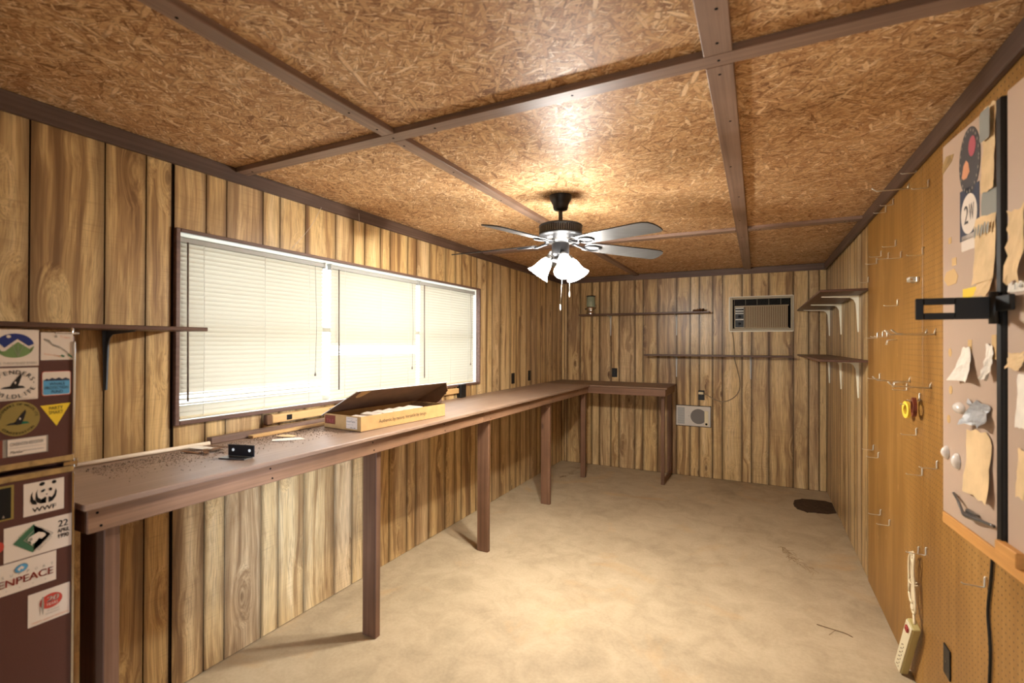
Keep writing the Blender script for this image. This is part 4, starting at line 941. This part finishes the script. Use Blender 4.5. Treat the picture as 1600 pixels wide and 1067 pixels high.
decal([(.010, 1.80), (.03, 1.822), (.085, 1.826), (.112, 1.80), (.10, 1.778), (.04, 1.775)], ['tape'], 'torn tan paper remnant'); decal(rect(.07, 1.835, .10, 1.86), ['tape'], 'scrap of old tape'); decal(rect(.045, 1.91, .065, 1.93), ['tape'], 'scrap of old tape')
decal([(.0, 2.15), (.07, 2.172), (.085, 2.19), (.03, 2.20), (.0, 2.18)], ['brass'], 'scrap of shiny gold tape'); decal(rect(.144, 1.725, .225, 1.754), ['s_yellow'], 'yellowish paper scrap')
for (a, b_) in ((.055, 1.56), (.06, 1.44), (.045, 1.345)): decal(ell(a, b_, .012, .014, 9), ['tape'], 'dried tape spot')
def n1d(mb):
    for k in range(4): dpoly(mb, rect(.155, 1.545 - .016 * k, .205, 1.549 - .016 * k), 1, .03)
note('paper_note', .272, .338, 2.010, 2.245, ['paper', 'greyprint'], 'tall tan paper strip with grey top, beside the black rod', 'note', .004, .006, draw=lambda mb: dpoly(mb, rrect(.275, 2.150, .330, 2.235, .01), 1, .012))
note('paper_note', .226, .340, 1.760, 1.945, ['paper', 'greyprint'], 'torn tan paper with grey heading, just above the latch', 'note', .005, .008, draw=lambda mb: [dpoly(mb, ell(.252 + .017 * k, 1.905 + .004 * (k % 2), .0065, .017, 10, rot=-.25), 1, .0125) for k in range(5)])
note('paper_note', .245, .330, 1.718, 1.786, ['paper'], 'curled tan paper end touching the latch', 'note', .006, .016)
decal(rect(.176, 1.560, .200, 1.600), ['tape'], 'tape tab'); decal(rect(.312, 1.545, .336, 1.612), ['tape'], 'tape tab')
note('paper_note', .120, .220, 1.476, 1.578, ['paper_white', 'greyprint'], 'white pennant-shaped note taped under the latch', 'note', .003, .024, (-.012, .012, .028, -.026))
note('paper_note', .286, .336, 1.490, 1.585, ['paper_white'], 'narrow white twisted note next to the black rod', 'note', .004, .022, (.014, .004, 0, -.012))
note('foil_scrap', .190, .310, 1.352, 1.420, ['foil'], 'crumpled grey foil scrap above the long tan sheet', 'scrap', .008, .026)
note('paper_note', .172, .315, 1.150, 1.335, ['paper'], 'long blank tan sheet low on the cabinet door', 'note', .008, .012)
def blob(s_, z, rs, rz, label):
    mb = MB(); vs = []; n = 10
    mtb = Matrix(((DV.x, 0, DN.x, dpt(s_, z, .001).x), (DV.y, 0, DN.y, dpt(s_, z, .001).y), (0, 1, 0, z), (0, 0, 0, 1)))
    mb.lathe([(1, 0), (.9, .006), (.55, .013), (.2, .016), (.01, .0165)], (0, 0, 0), 14, 0, mtb @ Matrix.Diagonal((rs, rz, 1, 1)))
    tag(mb.build('tack', 'plastic2'), label, 'tack', 'clear plastic bits on the cabinet doors')
M['plastic2'] = flat('milky_plastic', (226, 216, 204), .15, .7)
blob(.125, 1.390, .034, .018, 'shiny clear plastic bump left of the grey foil'); blob(.108, 1.222, .020, .026, 'shiny plastic bit left of the long tan sheet'); blob(.034, 1.235, .016, .022, 'shiny plastic bit at the outer edge of the cabinet door')
mc = MB()
mc.tube(smooth([dpt(.09, 1.118, .004), dpt(.14, 1.110, .012), dpt(.20, 1.085, .018), dpt(.27, 1.092, .014), dpt(.345, 1.100, .010)]), [.004] * 8 + [.007] * 5 + [.004] * 4, 7)
mc.bbox((0, 0, 0), (.06, .012, .02), .003, 0, Matrix(((DV.x, DN.x, 0, dpt(.19, 1.08, .002).x), (DV.y, DN.y, 0, dpt(.19, 1.08, .002).y), (0, 0, 1, 1.08), (0, 0, 0, 1))))
tag(mc.build('clip', 'nickel'), 'grey metal clip lying along the foot of the cabinet door', 'clip')
note('paper_note', .400, .470, 1.742, 1.930, ['paper'], 'ragged tan paper on the door right of the black rod', 'note', .010, .012)
note('paper_note', .398, .480, 1.718, 1.742, ['paper_white', 's_char'], 'white printed strip right of the latch', 'note', .002, .002, draw=lambda mb: dtext(mb, '1 4', .450, 1.7305, .03, .014, 1, .006))
note('paper_note', .398, .468, 1.524, 1.566, ['paper'], 'small rounded tan paper right of the black rod', 'note', .006, .008)
note('paper_note', .440, .480, 1.380, 1.512, ['paper_white'], 'white strip at the right, below the small tan paper', 'note', .003, .006)
note('paper_note', .440, .480, 1.208, 1.328, ['paper'], 'yellowish sheet at the right, lowest on that door', 'note', .003, .006)

# ------------------------------------------------------------------ things on the workbench
ZW = ZB + .0008
bx_o = Vector((-1.906, 1.979, ZW)); ang = math.atan2(.056, .710)
ul = Vector((math.sin(ang), math.cos(ang), 0)); ud = Vector((-math.cos(ang), math.sin(ang), 0))   # along length, toward the wall
LB, DB, HB, TH = .712, .300, .082, .004
def bxm(a, d, z):
    return bx_o + ul * a + ud * d + Vector((0, 0, z))
cb = thing('cardboard_box', bxm(LB / 2, DB / 2, 0), 'open flat cardboard sample box with printed slogan on the workbench', 'box')
mtb = Matrix(((ul.x, ud.x, 0, bx_o.x), (ul.y, ud.y, 0, bx_o.y), (0, 0, 1, bx_o.z), (0, 0, 0, 1)))
MB().box((0, 0, 0), (LB, DB, TH), 0, mtb).build('bottom_flap', 'card_in', cb)
fp = MB().box((0, 0, TH), (LB, TH, HB), 0, mtb).build('front_panel', 'card', cb)
MB().box((0, DB - TH, TH), (LB, DB, HB), 0, mtb).build('back_panel', 'card', cb)
ep = MB().box((0, TH, TH), (TH, DB - TH, HB), 0, mtb).build('end_panel', 'card', cb); MB().box((LB - TH, TH, TH), (LB, DB - TH, HB), 0, mtb).build('end_panel', 'card', cb)
t1 = MB(); put_text(t1, 'Authentic by nature. Versatile by design.', .33, .040, .40, .026, bxm(0, -.0007, 0), ul, (0, 0, 1), 0); t1.build('lettering', 's_ink', fp)
lb = MB(); ov = bxm(-.0006, 0, 0)
def erect(d0, d1, z0, z1, mi, lift):
    lb.add([bxm(-lift, d, z) for d, z in ((d1, z0), (d0, z0), (d0, z1), (d1, z1))], [(0, 1, 2, 3)], mi)
erect(.206, .294, .026, .074, 0, .0006)
def etext(body, d, z, w_, h_, mi): put_text(lb, body, 0, 0, w_, h_, bxm(-.0013, d, z), -ud, (0, 0, 1), mi)
etext('TILE', .250, .043, .06, .018, 3); lb.build('printed_emblem', ['s_maroon', 's_white', 's_ink', 's_rose'], ep)
lb = MB(); erect(.028, .116, .012, .076, 1, .0006); etext('Coastal Tavern', .078, .052, .066, .010, 2); etext('Sample 6 x 24', .085, .034, .05, .004, 2); etext('MFC 1248', .062, .018, .04, .006, 2); etext('Collection', .085, .068, .05, .003, 2); etext('4', .036, .062, .005, .007, 2)
lb.build('paper_label', ['s_maroon', 's_white', 's_ink', 's_rose'], ep)
# lid: hinged at the back top edge, leaning forward over the box
al = math.radians(27); dl = Vector((-ud.x * math.cos(al), -ud.y * math.cos(al), math.sin(al))); DLN = .335
hb = bxm(0, DB + .022, HB * .8); nl = ul.cross(dl).normalized()
if nl.z < 0: nl = -nl
LL = LB + .055
def lidp(a, c, n): return hb + ul * a + dl * c + nl * n
ld = MB(); vs = [lidp(a, c, n) for n in (0, .004) for a, c in ((-.004, 0), (LL, 0), (LL, DLN), (-.004, DLN))]
ld.add(vs, [(0, 3, 2, 1)], 0); ld.add(vs, [(4, 5, 6, 7), (0, 1, 5, 4), (1, 2, 6, 5), (2, 3, 7, 6), (3, 0, 4, 7)], 1)
lid = ld.build('lid', ['card_in', 'card_white'], cb, True)
fl = MB(); pts = [(0.03, 0), (DLN - .01, 0), (DLN - .02, -.05), (DLN - .12, -.085), (.05, -.085)]
fl.add([lidp(LL - .006, c, n) for c, n in pts] + [lidp(LL - .002, c, n) for c, n in pts], [(0, 1, 2, 3, 4), (9, 8, 7, 6, 5)] + [(i, (i + 1) % 5, 5 + (i + 1) % 5, 5 + i) for i in range(5)], 0)
fl.build('side_flap', 'card_in', lid, True)
tb = MB(); e_ = ell(.060, DLN - .003, .034, .085, 18, PI, PI * 2)
tb.add([lidp(a, c, -.002) for a, c in e_] + [lidp(a, c, -.004) for a, c in e_], [tuple(range(len(e_))), tuple(reversed(range(len(e_), 2 * len(e_))))], 0); tb.build('tuck_tab', 'card', lid, True)
tl = None
for i in range(6):
    mt = mtb @ Matrix.Translation((.034 + i * .086, .012, TH + .001)) @ Matrix.Rotation(math.radians(-7), 4, 'Y')
    cc = MB().bbox((0, 0, 0), (.052, .12, .074 if i else .066), .002, 0, mt)
    tag(cc.build('sample_tile', ['s_white']), 'pale sample block in the cardboard box, %s from its labelled end' % ORD[i], 'tile', 'sample blocks in the cardboard box')
pb = MB(); vs = []; rr_ = random.Random(3)
for j_ in range(6):
    for i in range(8):
        a = .55 + .15 * i / 7; d = .03 + .16 * j_ / 5; vs.append(bxm(a - .004, d, .062 + .022 * math.sin(i * 1.3 + j_) * .6 + rr_.uniform(0, .014) + .012 * math.sin(PI * i / 7)))
pb.add(vs, [(j_ * 8 + i, j_ * 8 + i + 1, (j_ + 1) * 8 + i + 1, (j_ + 1) * 8 + i) for j_ in range(5) for i in range(7)], 0, True)
vs2 = [v - Vector((0, 0, .03)) for v in vs]; pb.add(vs2, [(j_ * 8 + i, (j_ + 1) * 8 + i, (j_ + 1) * 8 + i + 1, j_ * 8 + i + 1) for j_ in range(5) for i in range(7)], 0, True)
tag(pb.build('plastic_bag', 'plastic'), 'clear plastic bag bunched in the far end of the cardboard box', 'bag')

# long plug strip on the wall behind the bench
st = thing('outlet_strip', (XL, 2.7, 1.14), 'long blond plug strip on the wall behind the cardboard box', 'power strip')
MB().bbox((XL + .0006, 1.778, 1.146), (XL + .028, 3.630, 1.192), .004).build('channel', 'blond', st)
MB().bbox((XL + .0006, 1.742, 1.142), (XL + .031, 1.7775, 1.196), .004).build('end_cap', 'card_in', st)
MB().bbox((XL + .0006, 3.6305, ZB + .003), (XL + .045, 3.720, 1.222), .004).build('junction_box', 'black', st)
for k in range(6):
    y = 1.885 + k * .305; MB().bbox((XL + .0282, y - .017, 1.155), (XL + .031, y + .017, 1.183), .001).build('receptacle', 'black', st)
tag(MB().bbox((XL + .035, 1.42, ZW), (XL + .075, 3.30, ZW + .030), .002).build('board', 'weathered'), 'long weathered brown board lying against the wall behind the box', 'board')
tag(MB().bbox((XL + .080, 1.60, ZW), (XL + .118, 3.05, ZW + .014), .002).build('board', 'blond'), 'pale narrow wood strip lying in front of the brown board', 'board')
tag(MB().tube([(XL + .050, .73, ZW + .0095), (XL + .058, 1.10, ZW + .0095), (XL + .085, 1.405, ZW + .0095)], .009, 12).build('pipe', 'pvc'), 'thin cream pipe lying along the wall on the workbench', 'pipe')
ab = thing('angle_bracket', (-1.94, 1.31, ZW), 'small dark steel angle plate standing on the workbench', 'bracket')
m_ = Matrix.Translation((-1.935, 1.317, ZW)) @ Matrix.Rotation(math.radians(14), 4, 'Z')
up = MB(); up.bbox((-.064, 0, .0045), (.064, .004, .052), .001, 0, m_)
for dx in (-.038, .042): up.lathe([(.006, 0), (.006, .0012)], (0, 0, 0), 12, 1, m_ @ Matrix.Translation((dx, -.0002, .030)) @ Matrix.Rotation(PI / 2, 4, 'X'))
up.build('upright_plate', ['blackmetal', 'cream'], ab); MB().bbox((-.070, -.045, 0), (.056, .004, .004), .001, 0, m_).build('foot_plate', 'nickel', ab)
def scatter(name, n, fn, m, label, cat, size):
    mb = MB(); rr = random.Random(11)
    for k in range(n):
        x, y = fn(rr); a = rr.uniform(0, PI); l = size * rr.uniform(.3, 1.3); w_ = l * rr.uniform(.2, .6)
        mt = Matrix.Translation((x, y, ZW)) @ Matrix.Rotation(a, 4, 'Z'); mb.box((-l, -w_, 0), (l, w_, rr.uniform(.0006, .003)), 0, mt)
    o = mb.build(name, m); tag(o, label, cat, None, 'stuff')
scatter('wood_debris', 2600, lambda r: (XL + .11 + abs(r.gauss(0, .12)), r.uniform(.9, 1.97)), 'debris', 'dust and wood chips strewn over the workbench by the wall', 'debris', .0015)
def scrap(name, x, y, l, w_, rot, z, tilt, m, label, cat, grp=None):
    mt = Matrix.Translation((x, y, ZW + z)) @ Matrix.Rotation(rot, 4, 'Z') @ Matrix.Rotation(tilt, 4, 'Y'); rr = random.Random(int(x * 1000) % 97 + int(y * 100))
    pts = [(-l, -w_ * rr.uniform(.6, 1)), (-l * .2, -w_), (l, -w_ * rr.uniform(.3, 1)), (l * rr.uniform(.8, 1), w_ * .7), (0, w_), (-l * .9, w_ * rr.uniform(.4, 1))]
    n = len(pts); mb = MB(); mb.add([(a, b_, 0) for a, b_ in pts] + [(a, b_, .0015) for a, b_ in pts], [tuple(reversed(range(n))), tuple(range(n, 2 * n))] + [(i, (i + 1) % n, n + (i + 1) % n, n + i) for i in range(n)], 0, False, mt)
    return tag(mb.build(name, m), label, cat, grp)
scrap('paper_scrap', -2.235, 1.335, .045, .028, .6, .006, .12, 'paper_white', 'torn white paper scrap at the tip of the cream pipe', 'scrap')
for i, (x, y, r_) in enumerate(((-2.20, 1.27, .2), (-2.16, 1.33, 1.0), (-2.13, 1.29, -.5), (-2.17, 1.37, .5), (-2.12, 1.34, 1.6), (-2.09, 1.36, .1))):
    scrap('bark_chip', x, y, .05 - .004 * i, .011, r_, .002 + .0035 * i, .06, 'card_in' if i % 2 else 'brownrag', 'splintered bark chip by the angle plate, ' + ('lowest of its pile', 'second lowest of its pile', 'third up in its pile', 'fourth up in its pile', 'second from the top of its pile', 'topmost of its pile')[i], 'chip', 'bark chips piled on the workbench')
scrap('paper_scrap', -2.085, 1.665, .075, .035, 1.0, .001, .02, 'paper_white', 'flat torn paper on the workbench near the cardboard box', 'scrap')
scrap('paper_scrap', -2.16, 1.72, .045, .03, .3, .0022, .03, 'paper', 'small tan paper scrap next to the flat torn paper', 'scrap')

# ------------------------------------------------------------------ floor litter
rr = random.Random(5); pts = []
for x, y in ((.319, 5.60), (.335, 5.72), (.40, 5.80), (.50, 5.835), (.60, 5.84), (.664, 5.80), (.664, 5.60), (.664, 5.47), (.60, 5.42), (.50, 5.39), (.42, 5.375), (.38, 5.42), (.345, 5.44), (.33, 5.50)):
    pts += [(x, y), (min(.665, x + rr.uniform(-.008, .008)), y + rr.uniform(-.02, .02))]
tag(MB().prism(pts, (0, 0, .0006), (1, 0, 0), (0, 1, 0), .004).build('rubber_mat', 'mat'), 'ragged dark mat scrap on the floor against the right wall', 'mat')
tg = MB().tube(smooth([(.300, 3.245, .004), (.37, 3.225, .006), (.43, 3.215, .004), (.462, 3.19, .004)]), [.002] * 12 + [.001], 5); tg.tube([(.385, 3.221, .005), (.350, 3.16, .003)], .001, 5)
tag(tg.build('twig', 'twig'), 'thin dry twig on the floor near the pegboard', 'twig')
def fibres(name, pts, n, m, label, sp):
    mb = MB(); rr = random.Random(9)
    for k in range(n):
        a = rr.random(); i = min(int(a * (len(pts) - 1)), len(pts) - 2); f_ = a * (len(pts) - 1) - i; p = Vector(pts[i]).lerp(Vector(pts[i + 1]), f_); d = (Vector(pts[i + 1]) - Vector(pts[i])).normalized()
        p += Vector((rr.gauss(0, sp), rr.gauss(0, sp), 0)); l = rr.uniform(.02, .06); q = p + Matrix.Rotation(rr.gauss(0, .5), 3, 'Z') @ d * l
        mb.tube([(p.x, p.y, .002), ((p.x + q.x) / 2, (p.y + q.y) / 2, rr.uniform(.002, .007)), (q.x, q.y, .002)], .0009, 4)
    tag(mb.build(name, m), label, 'debris', None, 'stuff')
fibres('dry_grass', [(.17, 4.36, 0), (.22, 4.2, 0), (.33, 4.0, 0)], 60, 'dust_fibre', 'dry grass streak on the bare concrete floor', .02)
fibres('dry_leaves', [(-2.10, 5.40, 0), (-2.03, 5.62, 0), (-2.06, 6.0, 0)], 40, 'twig', 'dry grass blades on the floor under the bench corner', .012)
# cobweb threads
for pts in ([(XL + .03, 2.10, 2.40), (XL + .025, 2.02, 2.26), (XL + .022, 1.90, 2.12)], [(XL + .03, 2.41, 2.44), (XL + .03, 2.415, 2.32)]):
    tag(MB().tube(smooth(pts), .0008, 4).build('cobweb', 'web'), 'thin cobweb thread on the wall above the window' if len(pts) == 3 else 'single dusty thread hanging from the wall-top trim', 'cobweb')
